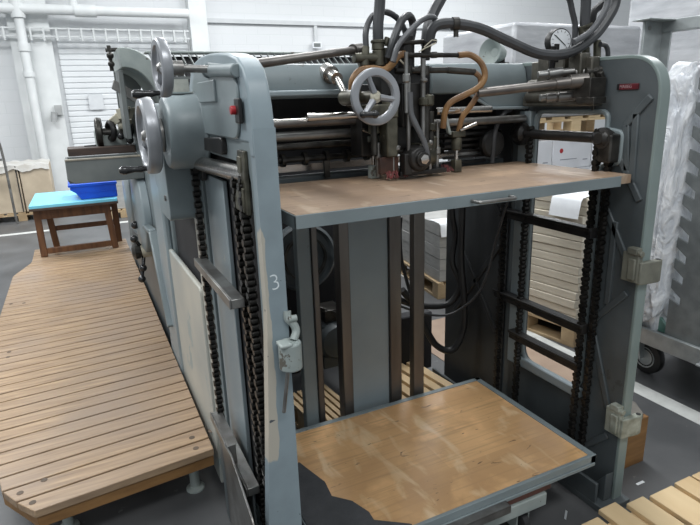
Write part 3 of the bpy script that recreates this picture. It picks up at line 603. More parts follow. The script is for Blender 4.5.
hose([(1.375, 1.770, 1.734), (1.396, 1.760, 1.713), (1.397, 1.760, 1.670), (1.370, 1.770, 1.620), (1.340, 1.790, 1.570), (1.331, 1.800, 1.507)], .0105, BROWNR)
# head handwheel
w = handwheel('handwheel', (0.877, 1.620, 1.656), (.02, -1, .03), .088, .0135, ALU, 3, CREAM, .12, 'pale grey handwheel on the suction head', .7)
q = V((0.838, 1.600, 1.604)); m = MB(); m.cyl(q+V((-.02, 0, 0)), q+V((.022, -.006, 0)), .0095); m.ball(q+V((.022, -.006, 0)), .0135); m.ball(q+V((-.016, .0, 0)), .0115); m.build('crank_handle', KNOB, w)
m = MB(); q = V((0.875, 1.620, 1.656)); m.cyl(q, q+V((0, .22, 0)), .018); m.cyl(q+V((-.03, .07, 0)), q+V((-.03, .16, 0)), .025); m.build('wheel_shaft', OLIVE, w)

# ---- valve group on the right frame
m = MB()
m.box(1.745, 1.785, 1.56, 1.87, 1.665, 1.775); m.box(1.735, 1.785, 1.53, 1.90, 1.60, 1.64); m.cyl((1.745, 1.57, 1.64), (1.745, 1.88, 1.635), .024); m.cyl((1.745, 1.57, 1.69), (1.745, 1.87, 1.68), .026)
for y in (1.62, 1.70, 1.78): m.box(1.72, 1.77, y-.03, y+.03, 1.68, 1.79)
VG = m.build('valve_block', mat('oily_grey_brown_casting', (.165, .155, .13), (.075, .07, .058), .38, .5, 14, bump=.15), FD, .005)
m = MB(); m.cyl((1.373, 1.740, 1.659), (1.635, 1.620, 1.682), .0165); m.cyl((1.635, 1.620, 1.682), (1.683, 1.590, 1.687), .0205); m.cyl((1.679, 1.595, 1.688), (1.731, 1.560, 1.692), .026); lab(m.build('air_pipe', BROWNSTEEL, VG, .001), 'long pipe from the suction head')
m = MB(); m.cyl((1.602, 1.680, 1.717), (1.721, 1.620, 1.727), .013); m.cyl((1.632, 1.660, 1.719), (1.681, 1.640, 1.725), .018); m.cyl((1.619, 1.680, 1.634), (1.690, 1.650, 1.635), .013); m.cyl((1.640, 1.670, 1.633), (1.670, 1.650, 1.636), .017); m.cyl((1.680, 1.650, 1.635), (1.755, 1.600, 1.640), .019); m.cyl((1.727, 1.620, 1.720), (1.751, 1.600, 1.722), .018)
m.build('pipe_fitting', STEEL, VG, .001)
m = MB(); m.cyl((1.766, 1.600, 1.686), (1.790, 1.585, 1.693), .034); m.box(1.70, 1.78, 1.52, 1.60, 1.63, 1.70); m.cyl((1.767, 1.560, 1.730), (1.826, 1.560, 1.637), .014); m.cyl((1.739, 1.580, 1.721), (1.798, 1.560, 1.727), .016); m.obox((1.766, 1.540, 1.719), (1.806, 1.540, 1.648), .02, .016); m.cyl((1.782, 1.570, 1.577), (1.780, 1.570, 1.635), .007); m.box(1.70, 1.765, 1.50, 1.58, 1.61, 1.632)
m.build('valve_lever', GUN, VG, .002)
m = MB(); m.cyl((1.668, 1.680, 1.713), (1.653, 1.660, 1.818), .011); m.box(1.655, 1.675, 1.655, 1.685, 1.76, 1.825); m.build('gauge_pipe', BLACK, VG)
q = V((1.681, 1.660, 1.835)); m = MB(); m.lathe(q, (-.25, -1, 0), [(.046, -.03), (.046, 0), (.044, .004), (.041, .002)], 30); G = m.build('pressure_gauge', BLACK, VG)
m = MB(); m.lathe(q+V((-.001, -.003, 0)), (-.25, -1, 0), [(.0405, 0), (.0405, .002)], 30); fc = m.build('gauge_face', PAPER, G)
m = MB(); A = V((-.25, -1, 0)).normalized(); U = A.cross(V((0, 0, 1))).normalized()*-1
cc = q+A*.007
m.obox(cc-U*.024+V((0, 0, .020)), cc+U*.020-V((0, 0, .016)), .0016, .003, tuple(A))
for k in range(11):
    a = -2.3+k*.46; d = U*math.sin(a)+V((0, 0, math.cos(a))); m.obox(cc-A*.001+d*.030, cc-A*.001+d*.037, .001, .0018, tuple(A))
m.build('gauge_pointer', BLACK, G)
def vh(pts, r, mt): 
    m = MB(); m.hose(pts, r); return m.build('hose', mt, VG)
vh([(1.754, 1.660, 1.819), (1.751, 1.660, 1.892), (1.723, 1.660, 1.960), (1.685, 1.660, 2.090), (1.74, 1.68, 2.6), (1.75, 1.7, 3.6)], .011, RUBBER)
vh([(1.786, 1.640, 1.845), (1.778, 1.640, 1.908), (1.775, 1.640, 1.976), (1.761, 1.640, 2.091), (1.83, 1.66, 2.6), (1.84, 1.7, 3.6)], .019, RUBBER)
m = MB(); m.cyl((1.786, 1.640, 1.838), (1.781, 1.640, 1.887), .024); m.cyl((1.785, 1.640, 1.852), (1.801, 1.640, 1.760), .015); m.obox((1.754, 1.620, 1.880), (1.794, 1.620, 1.892), .012, .01); m.cyl((1.837, 1.620, 1.759), (1.827, 1.620, 1.837), .014); m.cyl((1.735, 1.630, 1.836), (1.776, 1.610, 1.859), .010); m.build('hose_fitting', OLIVE, VG, .002)
vh([(1.689, 1.600, 1.826), (1.754, 1.590, 1.860), (1.796, 1.580, 1.914), (1.820, 1.580, 1.968), (1.821, 1.580, 2.067), (1.95, 1.6, 2.6), (1.95, 1.64, 3.6)], .0115, RUBBER_L)
vh([(1.839, 1.660, 1.891), (1.843, 1.660, 1.940), (1.882, 1.660, 1.969), (1.919, 1.660, 2.012), (1.96, 1.70, 2.6), (1.93, 1.74, 3.6)], .014, BLACKR)
vh([(1.822, 1.600, 1.821), (1.854, 1.600, 1.814), (1.868, 1.600, 1.786), (1.864, 1.600, 1.743), (1.813, 1.560, 1.656)], .009, RUBBER)
vh([(1.806, 1.880, 1.705), (1.794, 1.880, 1.645), (1.801, 1.900, 1.591), (1.774, 1.930, 1.571)], .010, RUBBER)

# loose cables and hoses behind the boards
def fh(pts, r, mt): 
    m = MB(); m.hose(pts, r); return m.build('cable', mt, FD)
fh([(1.647, 2.280, 1.352), (1.659, 2.280, 1.092), (1.681, 2.280, 0.970), (1.666, 2.280, 0.829), (1.698, 2.250, 0.707), (1.646, 2.280, 0.602), (1.485, 2.300, 0.615), (1.365, 2.300, 0.670)], .016, BLACKR)
fh([(1.674, 2.220, 1.354), (1.676, 2.220, 1.090), (1.677, 2.220, 0.853), (1.688, 2.200, 0.642), (1.686, 2.200, 0.475), (1.634, 2.220, 0.365), (1.559, 2.260, 0.395), (1.497, 2.280, 0.514), (1.436, 2.280, 0.637), (1.365, 2.280, 0.730)], .018, BLACKR)
fh([(1.682, 1.900, 1.205), (1.692, 1.980, 1.005), (1.689, 2.030, 0.822), (1.672, 2.100, 0.686), (1.602, 2.200, 0.581), (1.463, 2.220, 0.602), (1.317, 2.220, 0.673)], .006, RUBBER)
fh([(1.433, 2.400, 1.072), (1.427, 2.400, 0.980), (1.438, 2.400, 0.835), (1.492, 2.400, 0.638)], .009, BLACKR)
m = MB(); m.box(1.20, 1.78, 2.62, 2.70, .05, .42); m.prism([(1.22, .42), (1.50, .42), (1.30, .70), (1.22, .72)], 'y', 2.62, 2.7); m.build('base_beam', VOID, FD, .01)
m = MB(); m.lathe((1.36, 2.40, .60), (-.4, -1, 0), [(.055, -.1), (.055, 0), (.04, .03), (.012, .04)], 20); m.build('motor_cap', STEEL, FD)

# ------------------------------------------------------------------ press behind the feeder
PR = thing('printing_press', 'dark bulk of the printing press behind the feeder with side levers and curved hood', 'machine', (1.1, 4.6, 0))
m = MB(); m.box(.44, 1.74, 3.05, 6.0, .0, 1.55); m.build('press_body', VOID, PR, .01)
m = MB(); m.prism(rnd([(2.92, 0), (6.1, 0), (6.1, 1.35), (5.2, 1.45), (4.0, 1.62), (2.92, 1.62)], [.0, .0, .1, .2, .2, .1]), 'x', .385, .44); m.build('side_frame', PAINT, PR, .008)
m = MB(); m.prism(rnd([(2.95, .0), (3.30, 0), (3.30, 1.40), (2.95, 1.40)], .05), 'x', .35, .386); m.build('frame_column', PAINT_L, PR, .012)
m = MB(); m.prism([(3.38, .05), (5.6, .05), (5.6, .55), (3.38, .75)], 'x', .372, .386); m.build('foot_guard', PAINT_D, PR, .004)
m = MB(); m.lathe((.385, 4.05, .95), (-1, 0, 0), [(.28, 0), (.28, .05), (.24, .07), (.1, .08)], 30); m.lathe((.385, 4.75, .95), (-1, 0, 0), [(.22, 0), (.22, .06), (.18, .08)], 30); m.build('gear_cover', PAINT_L, PR, .006)
m = MB(); m.obox((.345, 3.45, .93), (.345, 3.1, .45), .03, .05, (1, 0, 0)); m.obox((.345, 3.45, .93), (.345, 3.8, .90), .03, .05, (1, 0, 0)); m.build('link_arm', PAINT, PR, .008)
q = V((0.288, 4.000, 0.696)); m = MB(); m.cyl(q+V((.02, 0, 0)), (.386, 4.0, q.z+.01), .055); kb = lab(m.build('clutch_boss', CREAM, PR), 'cream boss with ball levers')
m = MB(); m.lathe(q+V((.03, 0, 0)), (-1, 0, 0), [(.03, 0), (.055, .02), (.06, .05), (.03, .07)], 8); m.build('star_knob', GUN, kb)
for p in ((0.270, 3.950, 0.794), (0.301, 3.950, 0.584), (0.284, 3.950, 0.508)):
    d = V(p); m = MB(); m.cyl(q+V((.04, 0, 0)), d, .012); m.ball(d, .026); m.build('ball_lever', KNOB, kb)
m = MB(); d = V((0.292, 4.000, 0.878)); m.ball(d, .028); m.cyl(d, (.386, 4.0, d.z), .012); m.build('ball_knob', KNOB, PR)
# curved hood with cross plate
m = MB()
arc = lambda r, a: (.355+r*math.cos(a), 1.62+r*1.43*math.sin(a))
o = [arc(.268, a*PI/180) for a in range(0, 97, 6)]; i_ = [arc(.185, a*PI/180) for a in range(96, -1, -6)]
m.prism(o+i_, 'y', 3.9, 4.5); m.box(.54, .623, 3.9, 4.5, 1.2, 1.63); HD = lab(m.build('hood', PAINT_G, PR, .006), 'curved pale hood')
m = MB(); m.prism([(.29, 1.82), (.48, 1.70), (.48, 1.62), (.27, 1.765)], 'y', 4.02, 4.06); m.build('hood_plate', STEEL, HD, .004)
m = MB(); m.box(.315, .345, 3.95, 4.2, 1.45, 1.87); m.build('hood_post', SLATE, HD, .004)
m = MB(); m.cyl((.27, 4.1, 2.0), (.40, 4.1, 2.01), .012); m.build('hood_bar', GUN, HD)
m = MB(); m.cyl((.285, 4.0, 1.87), (.285, 4.0, 2.02), .012); m.ball((.285, 3.98, 1.96), .022); m.ball((.285, 3.98, 1.91), .02); m.build('hood_hinge', GUN, HD)
m = MB(); m.box(.33, .50, 4.5, 4.53, 1.45, 1.90); m.build('hood_inside', SLATE, HD)
m = MB()
m.cyl((0.271, 4.300, 1.593), (0.304, 4.300, 1.551), .045); m.cyl((0.339, 4.250, 1.644), (0.349, 4.250, 1.577), .05); m.cyl((0.386, 4.200, 1.642), (0.396, 4.200, 1.576), .045); m.cyl((0.294, 4.300, 1.525), (0.440, 4.300, 1.532), .04)
m.build('roller_bracket', CREAM, PR, .003)
m = MB(); m.box(.14, .34, 4.32, 4.5, 1.35, 1.50); m.build('roller_box', PAINT_G, PR, .01)
m = MB(); m.torus((0.245, 4.300, 1.494), (1, .3, 0), .055, .02); m.build('belt_ring', BLACK, PR)
m = MB(); m.ball((0.299, 4.220, 1.460), .025); m.ball((0.353, 4.220, 1.430), .026); m.cyl((0.299, 4.220, 1.460), (0.312, 4.300, 1.511), .012); m.cyl((0.353, 4.220, 1.430), (0.386, 4.220, 1.536), .016); m.build('ball_lever', KNOB, PR)
m = MB(); q = V((0.162, 4.350, 1.483)); m.lathe(q, (-1, .1, 0), [(.03, -.10), (.03, -.03), (.10, -.03), (.105, 0), (.09, .012), (.03, .015)], 26); w2 = m.build('handwheel', GUN, PR, .003); lab(w2, 'small dark handwheel')
m = MB(); m.cyl(q+V((0, -.01, -.085)), q+V((-.10, -.01, -.09)), .010); m.build('crank_handle', KNOB, w2)
# slatted grille above the press
m = MB(); gx0, gx1 = .50, 2.15
for i in range(38):
    x = gx0+i*(gx1-gx0)/37; m.obox((x, 3.46, 1.80), (x-.03, 3.62, 1.945), .006, .010)
for t in (0, .5, 1): m.obox((gx0-.02, 3.46+.16*t, 1.80+.145*t), (gx1, 3.46+.16*t, 1.80+.145*t), .012, .014)
GR = m.build('safety_grille', SLATE, PR)
m = MB(); m.prism([(3.49, 1.785), (3.65, 1.93), (3.66, 1.92), (3.66, 1.60), (3.49, 1.60)], 'x', gx0, gx1); m.build('grille_back', VOID, GR)
m = MB(); m.box(gx0-.05, gx1+.02, 3.61, 3.70, 1.945, 1.957); m.build('grille_rim', PAINT_G, GR, .003)
# motor and flywheel seen between the pillars
m = MB(); m.lathe((1.10, 2.98, .78), (0, -1, 0), [(.20, 0), (.20, .05), (.185, .06), (.17, .03), (.05, .03), (.04, .07)], 36); fw = m.build('flywheel', PAINT_D, PR)
m = MB(); m.lathe((1.10, 2.93, .78), (0, -1, 0), [(.13, 0), (.13, .03), (.12, .03), (.12, 0)], 30, True); m.build('flywheel_rim', GUN, fw)
m = MB(); m.lathe((1.16, 2.95, .36), (0, -1, 0), [(.11, -.02), (.11, .30), (.09, .33), (.03, .34)], 24)
for k in range(22):
    a = 2*PI*k/22; m.obox((1.16+.115*math.cos(a), 2.94, .36+.115*math.sin(a)), (1.16+.115*math.cos(a), 2.66, .36+.115*math.sin(a)), .006, .014, (math.cos(a), 0, math.sin(a)))
m.box(1.08, 1.24, 2.65, 2.97, .20, .27); mo = lab(m.build('drive_motor', PAINT_D, PR), 'dark finned motor low between the pillars')
m = MB(); m.box(1.10, 1.21, 2.66, 2.80, .47, .54); m.obox((1.08, 2.7, .55), (1.22, 2.64, .49), .03, .03); m.build('terminal_box', GUN, mo, .004)

# lamp on the far side of the beam
LP = thing('work_lamp', 'pale grey-green work lamp behind the sagging grey hose', 'lamp', (1.70, 2.10, 1.778))
q = V((1.743, 2.120, 1.835)); m = MB(); m.lathe(q+V((.03, .0, -.005)), (-1, -.25, .1), [(.018, -.035), (.03, -.03), (.042, .0), (.056, .05), (.058, .055), (.05, .05), (.02, .02)], 26); sh = m.build('lamp_shade', PAINT_G, LP)
m = MB(); m.cyl((q.x+.055, q.y, q.z-.005), (q.x+.06, q.y, 1.778), .014); m.cyl((q.x+.06, q.y, 1.778), (q.x+.06, q.y, 1.79), .03); m.build('stem', GUN, LP)

# side tray and board of the press
t = thing('side_tray', 'grey steel tray box jutting out left of the large handwheel', 'tray', (.16, 3.95, 1.19))
m = MB(); m.prism([(-.065, 1.345), (.384, 1.345), (.384, 1.20), (-.03, 1.20), (-.068, 1.225)], 'y', 3.88, 3.90); m.box(-.065, .384, 4.16, 4.18, 1.21, 1.345); m.box(-.065, -.05, 3.90, 4.16, 1.21, 1.345); m.box(-.06, .384, 3.9, 4.16, 1.20, 1.215); m.build('tray_shell', SLATE, t, .004)
m = MB(); m.box(-.066, .384, 3.876, 3.902, 1.34, 1.352); m.build('tray_rim', mat('worn_tray_rim', (.34, .31, .25), (.25, .23, .19), .5, 0, 12), t, .003)
m = MB(); m.box(-.045, .38, 4.20, 4.44, 1.345, 1.395); tag(m.build('wooden_board', DARKWOOD, None, .004), 'dark brown board lying behind the grey tray box', 'board')

# ------------------------------------------------------------------ pile boards
B = thing('pile_board', 'upper pile board of worn plywood with a grey metal edge under the suction head', 'board', (1.12, 1.64, 1.325))
x0, x1, y0, y1 = .487, 1.762, 1.352, 1.935
m = MB(); m.box(x0+.004, x1-.004, y0+.006, y1-.004, 1.335, 1.366); m.build('plywood_top', BOARD_UP, B, .001)
m = MB(); m.box(x0, x1-.06, y0, y0+.006, 1.328, 1.3645); m.box(x0, x0+.004, y0, y1, 1.328, 1.3645); m.box(x0, x1, y1-.004, y1, 1.328, 1.3645); m.box(x1-.004, x1, y0+.05, y1, 1.328, 1.3645); m.box(x0+.05, x1-.05, y0+.05, y0+.1, 1.322, 1.335)
m.build('metal_edge', PAINT, B, .001)
m = MB(); a, b_ = (1.056, 1.345, 1.327), (1.202, 1.345, 1.334)
m.hose([(a[0], 1.352, 1.345), (a[0]+.004, 1.325, 1.344), (a[0]+.02, 1.318, 1.344), (b_[0]-.02, 1.318, 1.344), (b_[0]-.004, 1.325, 1.344), (b_[0], 1.352, 1.345)], .0055); m.build('pull_handle', STEEL, B)
L = thing('pile_board', 'lower pile board of varnished orange plywood with a grey steel rim near the floor', 'board', (1.1, 1.65, .27))
x0, x1, y0, y1 = .50, 1.642, 1.288, 2.01
m = MB(); m.box(x0+.012, x1-.028, y0+.014, y1-.024, .27, .299); m.build('plywood_top', BOARD_LO, L, .001)
m = MB(); m.box(x0, x1, y0, y0+.014, .258, .302); m.box(x0, x1, y1-.024, y1, .262, .3015); m.box(x0, x0+.012, y0, y1, .262, .302); m.box(x1-.028, x1, y0, y1, .262, .3015); m.box(x0+.01, x1-.01, y0-.006, y0, .258, .272)
m.build('metal_edge', PAINT, L, .002)
m = MB(); m.box(.88, 1.19, 1.252, 1.288, .262, .268); m.box(.88, 1.19, 1.252, 1.256, .236, .268); m.box(1.184, 1.19, 1.254, 1.288, .236, .268); m.build('pull_handle', STEEL, L, .002)
D = thing('pile_dolly', 'low timber dolly with wheels under the lower pile board', 'dolly', (1.05, 1.65, 0))
m = MB(); RBT = mat('red_brown_timber', (.16, .065, .05), (.10, .05, .04), .6, 0, 8); m.box(.56, 1.44, 1.31, 1.41, .205, .257); m.build('cross_beam', RBT, D, .006)
m = MB(); m.box(.56, 1.44, 1.85, 1.95, .205, .257); m.build('cross_beam', RBT, D, .006)
m = MB(); m.box(.56, 1.41, 1.30, 1.42, .15, .205); m.box(.56, 1.41, 1.84, 1.96, .15, .205); m.box(.62, .70, 1.42, 1.84, .15, .205); m.box(1.29, 1.37, 1.42, 1.84, .15, .205); m.build('frame', PAINT_G, D, .005)
for x in (.66, 1.33):
    for y in (1.36, 1.90):
        m = MB(); m.lathe((x-.02, y, .06), (1, 0, 0), [(.02, 0), (.05, .002), (.06, .008), (.06, .032), (.05, .038), (.02, .04)], 22); w = m.build('wheel', BLACKR, D)
        m = MB(); m.obox((x-.028, y, .15), (x-.028, y, .05), .006, .05, (0, 1, 0)); m.obox((x+.028, y, .15), (x+.028, y, .05), .006, .05, (0, 1, 0)); m.build('fork', PAINT_G, w)
# grey mat hanging over the front left corner
m = MB(); tp = [(0.600, 1.794, 0.303), (0.608, 1.762, 0.303), (0.644, 1.630, 0.303), (0.635, 1.549, 0.303), (0.687, 1.493, 0.303), (0.714, 1.417, 0.303), (0.711, 1.376, 0.303)]
poly = [(x, y) for x, y, z in tp]+[(.82, 1.296), (.505, 1.296), (.505, 1.55)]
m.prism(rnd(poly, .006, 3), 'z', .3025, .308); tag(m.build('rubber_mat', MATGREY), 'dark grey rubber mat lying on the front left corner of the lower pile board', 'mat')

# ------------------------------------------------------------------ wooden platform
W = thing('wooden_platform', 'long low slatted wooden walkway beside the left of the feeder', 'platform', (-.1, 4.2, 0))
sk = .105
def shy(x, y): return y+(x-.336)*sk*max(0., 1-(y-2.1)/5.)
m = MB(); y = 2.116; pw = .0985; n = 0
def xl(y):   # left outline of the deck
    if y < 2.30: return -.328-(y-2.07)*.55
    if y < 5.55: return -.455-.20*min(1, (y-2.3)/1.6)
    if y < 5.95: return -.655+(y-5.55)*.30
    return -.53
while y < 6.5:
    ya, yb = y+.005, y+pw-.005; xr = .340+.02*(y-2.1)/4.4
    l0, l1 = xl(ya-.03), xl(yb-.03)
    if n == 0: l0 = -.328
    v = [(l0, shy(l0, ya)), (xr, ya), (xr, yb), (l1, shy(l1, yb))]
    m.prism(v, 'z', .218, .25); y += pw; n += 1
dk = m.build('deck', DECK, W, .003)
# screw holes
m = MB()
for c in ((-0.382, 2.192, 0.251), (-0.336, 2.108, 0.250), (-0.302, 2.235, 0.250), (0.274, 2.249, 0.250), (0.274, 2.161, 0.250), (0.360, 2.260, 0.250), (-0.539, 3.707, 0.250), (-0.538, 3.628, 0.250), (-0.518, 4.679, 0.251), (-0.605, 4.706, 0.251)):
    m.cyl((c[0], c[1], .2497), (c[0], c[1], .2512), .0125, n=16)
m.build('screw_hole', mat('dark_plug', (.085, .06, .04), (.13, .09, .06), .6), dk)
m = MB(); m.prism([(-.324, 2.062), (.338, 2.130), (.338, 2.158), (-.324, 2.09)], 'z', .165, .218); m.prism([(-.324, 2.062), (-.324, 2.09), (-.44, 2.29), (-.455, 2.275)], 'z', .165, .218); m.box(.29, .335, 2.16, 6.5, .165, .218); m.box(-.44, -.40, 2.35, 5.9, .165, .218); m.box(-.02, .02, 2.2, 6.45, .165, .218)
m.build('frame', BLOCKW, W, .003)
for x, y in ((.262, 2.24), (-.25, 2.24), (.262, 4.3), (-.36, 4.3), (.262, 6.2), (-.36, 5.8)):
    m = MB(); m.cyl((x, y, .012), (x, y, .165), .021); m.lathe((x, y, 0), (0, 0, 1), [(.04, 0), (.04, .008), (.024, .016)], 18); m.build('leg', PAINT_G, W)

# stool table with cyan top at the end of the platform
T = thing('low_table', 'low brown wooden table with a pale blue top at the far end of the walkway', 'table', (-.05, 6.3, .25))
m = MB(); m.prism([(-.475, 6.05), (.31, 6.05), (.34, 6.98), (-.46, 6.98)], 'z', .745, .775); m.build('tabletop', CYAN, T, .003)
m = MB(); m.prism([(-.478, 6.045), (.314, 6.045), (.343, 6.985), (-.463, 6.985)], 'z', .722, .746); m.build('tabletop_edge', DARKWOOD, T, .003)
legs = [((-.425, 6.16), (-.425, 6.18)), ((.232, 6.16), (.20, 6.18)), ((-.315, 6.46), (-.345, 6.45)), ((.29, 6.46), (.29, 6.45))]
for (bx, by), (tx, ty) in legs:
    m = MB(); m.obox((bx, by, .251), (tx, ty, .722), .06, .055, (0, 1, 0)); m.build('leg', TEAK, T, .004)
m = MB(); m.box(-.40, .24, 6.15, 6.185, .62, .722); m.box(-.36, .30, 6.44, 6.47, .63, .722); m.box(-.44, -.40, 6.2, 6.45, .64, .722); m.build('apron', TEAK, T, .004)
m = MB(); m.box(-.40, .21, 6.145, 6.185, .275, .33); m.box(-.30, .27, 6.445, 6.475, .44, .49); m.build('stretcher', TEAK, T, .004)
m = MB(); fb = [(-.09, 6.14), (.30, 6.14), (.32, 6.55), (-.12, 6.55)]
pr = [(-.01, .776), (.325, .776), (.325, .925), (-.10, .925), (-.10, .875), (-.055, .845)]
m.prism(rnd(pr, .012, 4), 'y', 6.16, 6.60); tr = m.build('plastic_tray', BLUE, None, .008); tag(tr, 'bright blue plastic tray on the pale blue table top', 'tray')
m = MB(); m.prism(rnd([(-.115, .905), (.335, .905), (.335, .93), (-.115, .93)], .008, 3), 'y', 6.15, 6.61); m.build('rim', BLUE, tr, .003)
m = MB(); m.box(-.02, .32, 6.156, 6.16, .84, .85); m.build('fold', BLUE, tr)

# ------------------------------------------------------------------ pallets and loads
def pallet(name, label, loc, w, d, h, rz=0., mt=PINE_OLD, group=None):
    p = thing(name, label, 'pallet', loc, rz, group)
    m = MB(); k = 7; bw = w/k*.72
    for i in range(k): m.box(-w/2+i*(w-bw)/(k-1), -w/2+i*(w-bw)/(k-1)+bw, -d/2, d/2, h-.022, h)
    m.build('deck_boards', mt, p, .002, local=True)
    m = MB()
    for y in (-d/2, -.05, d/2-.1): m.box(-w/2, w/2, y, y+.1, h-.044, h-.022)
    m.build('stringers', mt, p, .002, local=True)
    for x in (-w/2, -.06, w/2-.12):
        for y in (-d/2, -.05, d/2-.1):
            m = MB(); m.box(x, x+.12, y, y+.1, .022, h-.044); m.build('block', mt, p, .002, local=True)
    m = MB()
    for x in (-w/2, -.06, w/2-.12): m.box(x, x+.12, -d/2, d/2, 0, .022)
    m.build('bottom_boards', mt, p, .002, local=True)
    return p
# near stack of paper bundles right of the machine
rz = .14
sc = V((3.10, 2.95, 0))
pallet('pallet', 'pallet under the beige paper bundles seen through the right frame', sc, .70, .86, .144, rz)
Rm = None; zc = .145; hts = [.052, .058, .055, .05, .06, .054, .057, .052, .06, .055, .05, .058, .055, .06, .054]
for i, h in enumerate(hts):
    if Rm is None:
        m = MB(); m.box(-.31, .31, -.40, .40, 0, .0535); Rm = m.build('paper_bundle', BUNDLE, None, .004, local=True); r = Rm
    else: r = dup(Rm)
    tag(r, 'flat beige paper bundle in the stack behind the right frame', 'paper', 'paper bundles stacked behind the right frame')
    r.location = (sc.x+random.uniform(-.012, .012), sc.y+random.uniform(-.012, .012), zc); r.rotation_euler = (0, 0, rz+random.uniform(-.02, .02)); zc += .0575
m = MB()
c0 = V((2.81, 2.62, zc))
pts = [(-.02, 0.), (.08, .004), (.17, .002), (.20, -.01), (.215, -.05), (.222, -.11)]
def strip(m, o, dx, dy, prof, w, th=.0015):
    dx, dy = V(dx), V(dy); prev = None
    for s_, z in prof:
        a = o+dx*s_+V((0, 0, z)); q = [m.bm.verts.new(a), m.bm.verts.new(a+dy*w)]
        if prev: m.bm.faces.new((prev[0], prev[1], q[1], q[0]))
        prev = q
strip(m, V((3.01, 2.535, zc+.001)), (-math.cos(rz), -math.sin(rz), 0), (-math.sin(rz), math.cos(rz), 0), [(0, .012), (.06, .014), (.13, .006), (.185, .0), (.20, -.02), (.212, -.08), (.222, -.13)], .22)
tag(m.build('paper_sheet', PAPER, None, ang=80), 'curling white paper sheet hanging over the beige bundle stack', 'paper')

# grey stack seen between the pillars
sc2 = V((2.91, 4.18, 0)); rz2 = -.13
pallet('pallet', 'pallet under the grey paper stack seen past the guide post', sc2, .54, 1.0, .144, rz2)
zc2 = .145; G0 = None
for i in range(5):
    if G0 is None:
        m = MB(); m.box(-.25, .25, -.48, .48, 0, .098); G0 = m.build('paper_bundle', GREYPACK, None, .004, local=True); r = G0
    else: r = dup(G0)
    tag(r, 'thick grey paper bundle in the stack seen past the guide post', 'paper', 'grey paper bundles past the guide post')
    r.location = (sc2.x+random.uniform(-.006, .006), sc2.y, zc2+i*.1); r.rotation_euler = (0, 0, rz2+random.uniform(-.006, .006))
zt = zc2+.5
m = MB(); strip(m, V((2.598, 3.732, zt)), (math.sin(rz2), -math.cos(rz2), 0), (math.cos(rz2), math.sin(rz2), 0), [(-.2, .004), (-.1, .008), (-.01, .006), (.012, -.01), (.016, -.06), (.03, -.10)], .20)
tag(m.build('paper_sheet', PAPER, None, ang=80), 'white paper sheet over the corner of the grey paper stack', 'paper')

# small pallet pieces under the press
pallet('pallet', 'pale pallet on the floor behind the centre pillar', (1.42, 2.38, 0), .50, .50, .13, .1, PINE)
pallet('pallet', 'small weathered pallet on the floor behind the left guide post', (.96, 2.42, 0), .24, .40, .13, .1, PINE_OLD)
m = MB(); m.box(1.95, 2.62, 2.0, 3.35, .0005, .004); tag(m.build('cardboard_sheet', CARD), 'flat brown cardboard sheet on the floor beyond the right frame', 'cardboard')

# white cartons with a pallet load on top, beyond the right frame
wc0 = V((4.17, 4.35, 0))
pallet('pallet', 'lowest pallet under the white cartons beyond the right frame', wc0, 1.5, 1.0, .144, 0)
C0 = None
for lvl in range(4):
    for i in range(3):
        x = wc0.x-.50+i*.50
        if C0 is None:
            C0 = thing('carton', '', 'box')
            m = MB(); m.box(-.245, .245, -.48, .48, 0, .272); m.build('carton_shell', WHITEBOX, C0, .006, local=True)
            m = MB(); m.lathe((-.14, -.4805, .17), (0, -1, 0), [(.022, 0), (.022, .001)], 16); m.box(-.145, -.135, -.4825, -.4815, .15, .19); m.build('red_emblem', RED, C0, local=True)
            m = MB(); m.box(-.15, .06, -.4815, -.4805, .085, .092); m.box(.14, .2, -.4815, -.4805, .07, .08); m.build('printed_line', INK, C0, local=True)
            r = C0
        else: r = dup(C0)
        pos = ('left', 'middle', 'right')[i]; lv = ('bottom', 'second', 'third', 'top')[lvl]
        tag(r, 'white carton with a red emblem, %s of the %s row beyond the right frame' % (pos, lv), 'box', 'white cartons beyond the right frame')
        r.location = (x, wc0.y, .145+lvl*.274)
zt = .145+4*.274+.002
pallet('pallet', 'upper pallet resting on the white cartons', (wc0.x, wc0.y, zt), 1.5, 1.0, .20, 0, PINE)
m = MB(); m.box(wc0.x-.80, wc0.x+.72, wc0.y-.52, wc0.y+.5, zt+.202, 2.22)
o = m.build('wrapped_load', WRAP, None, .03); tag(o, 'tall grey load in clear stretch wrap on the upper pallet', 'wrapped load')
m = MB(); m.box(5.25, 6.6, 3.1, 4.3, .146, 3.0); tag(m.build('wrapped_load', WRAP, None, .04), 'taller pale load in stretch wrap behind the steel cart', 'wrapped load')
pallet('pallet', 'pallet under the taller wrapped load behind the steel cart', (5.925, 3.7, 0), 1.3, 1.15, .144, 0)
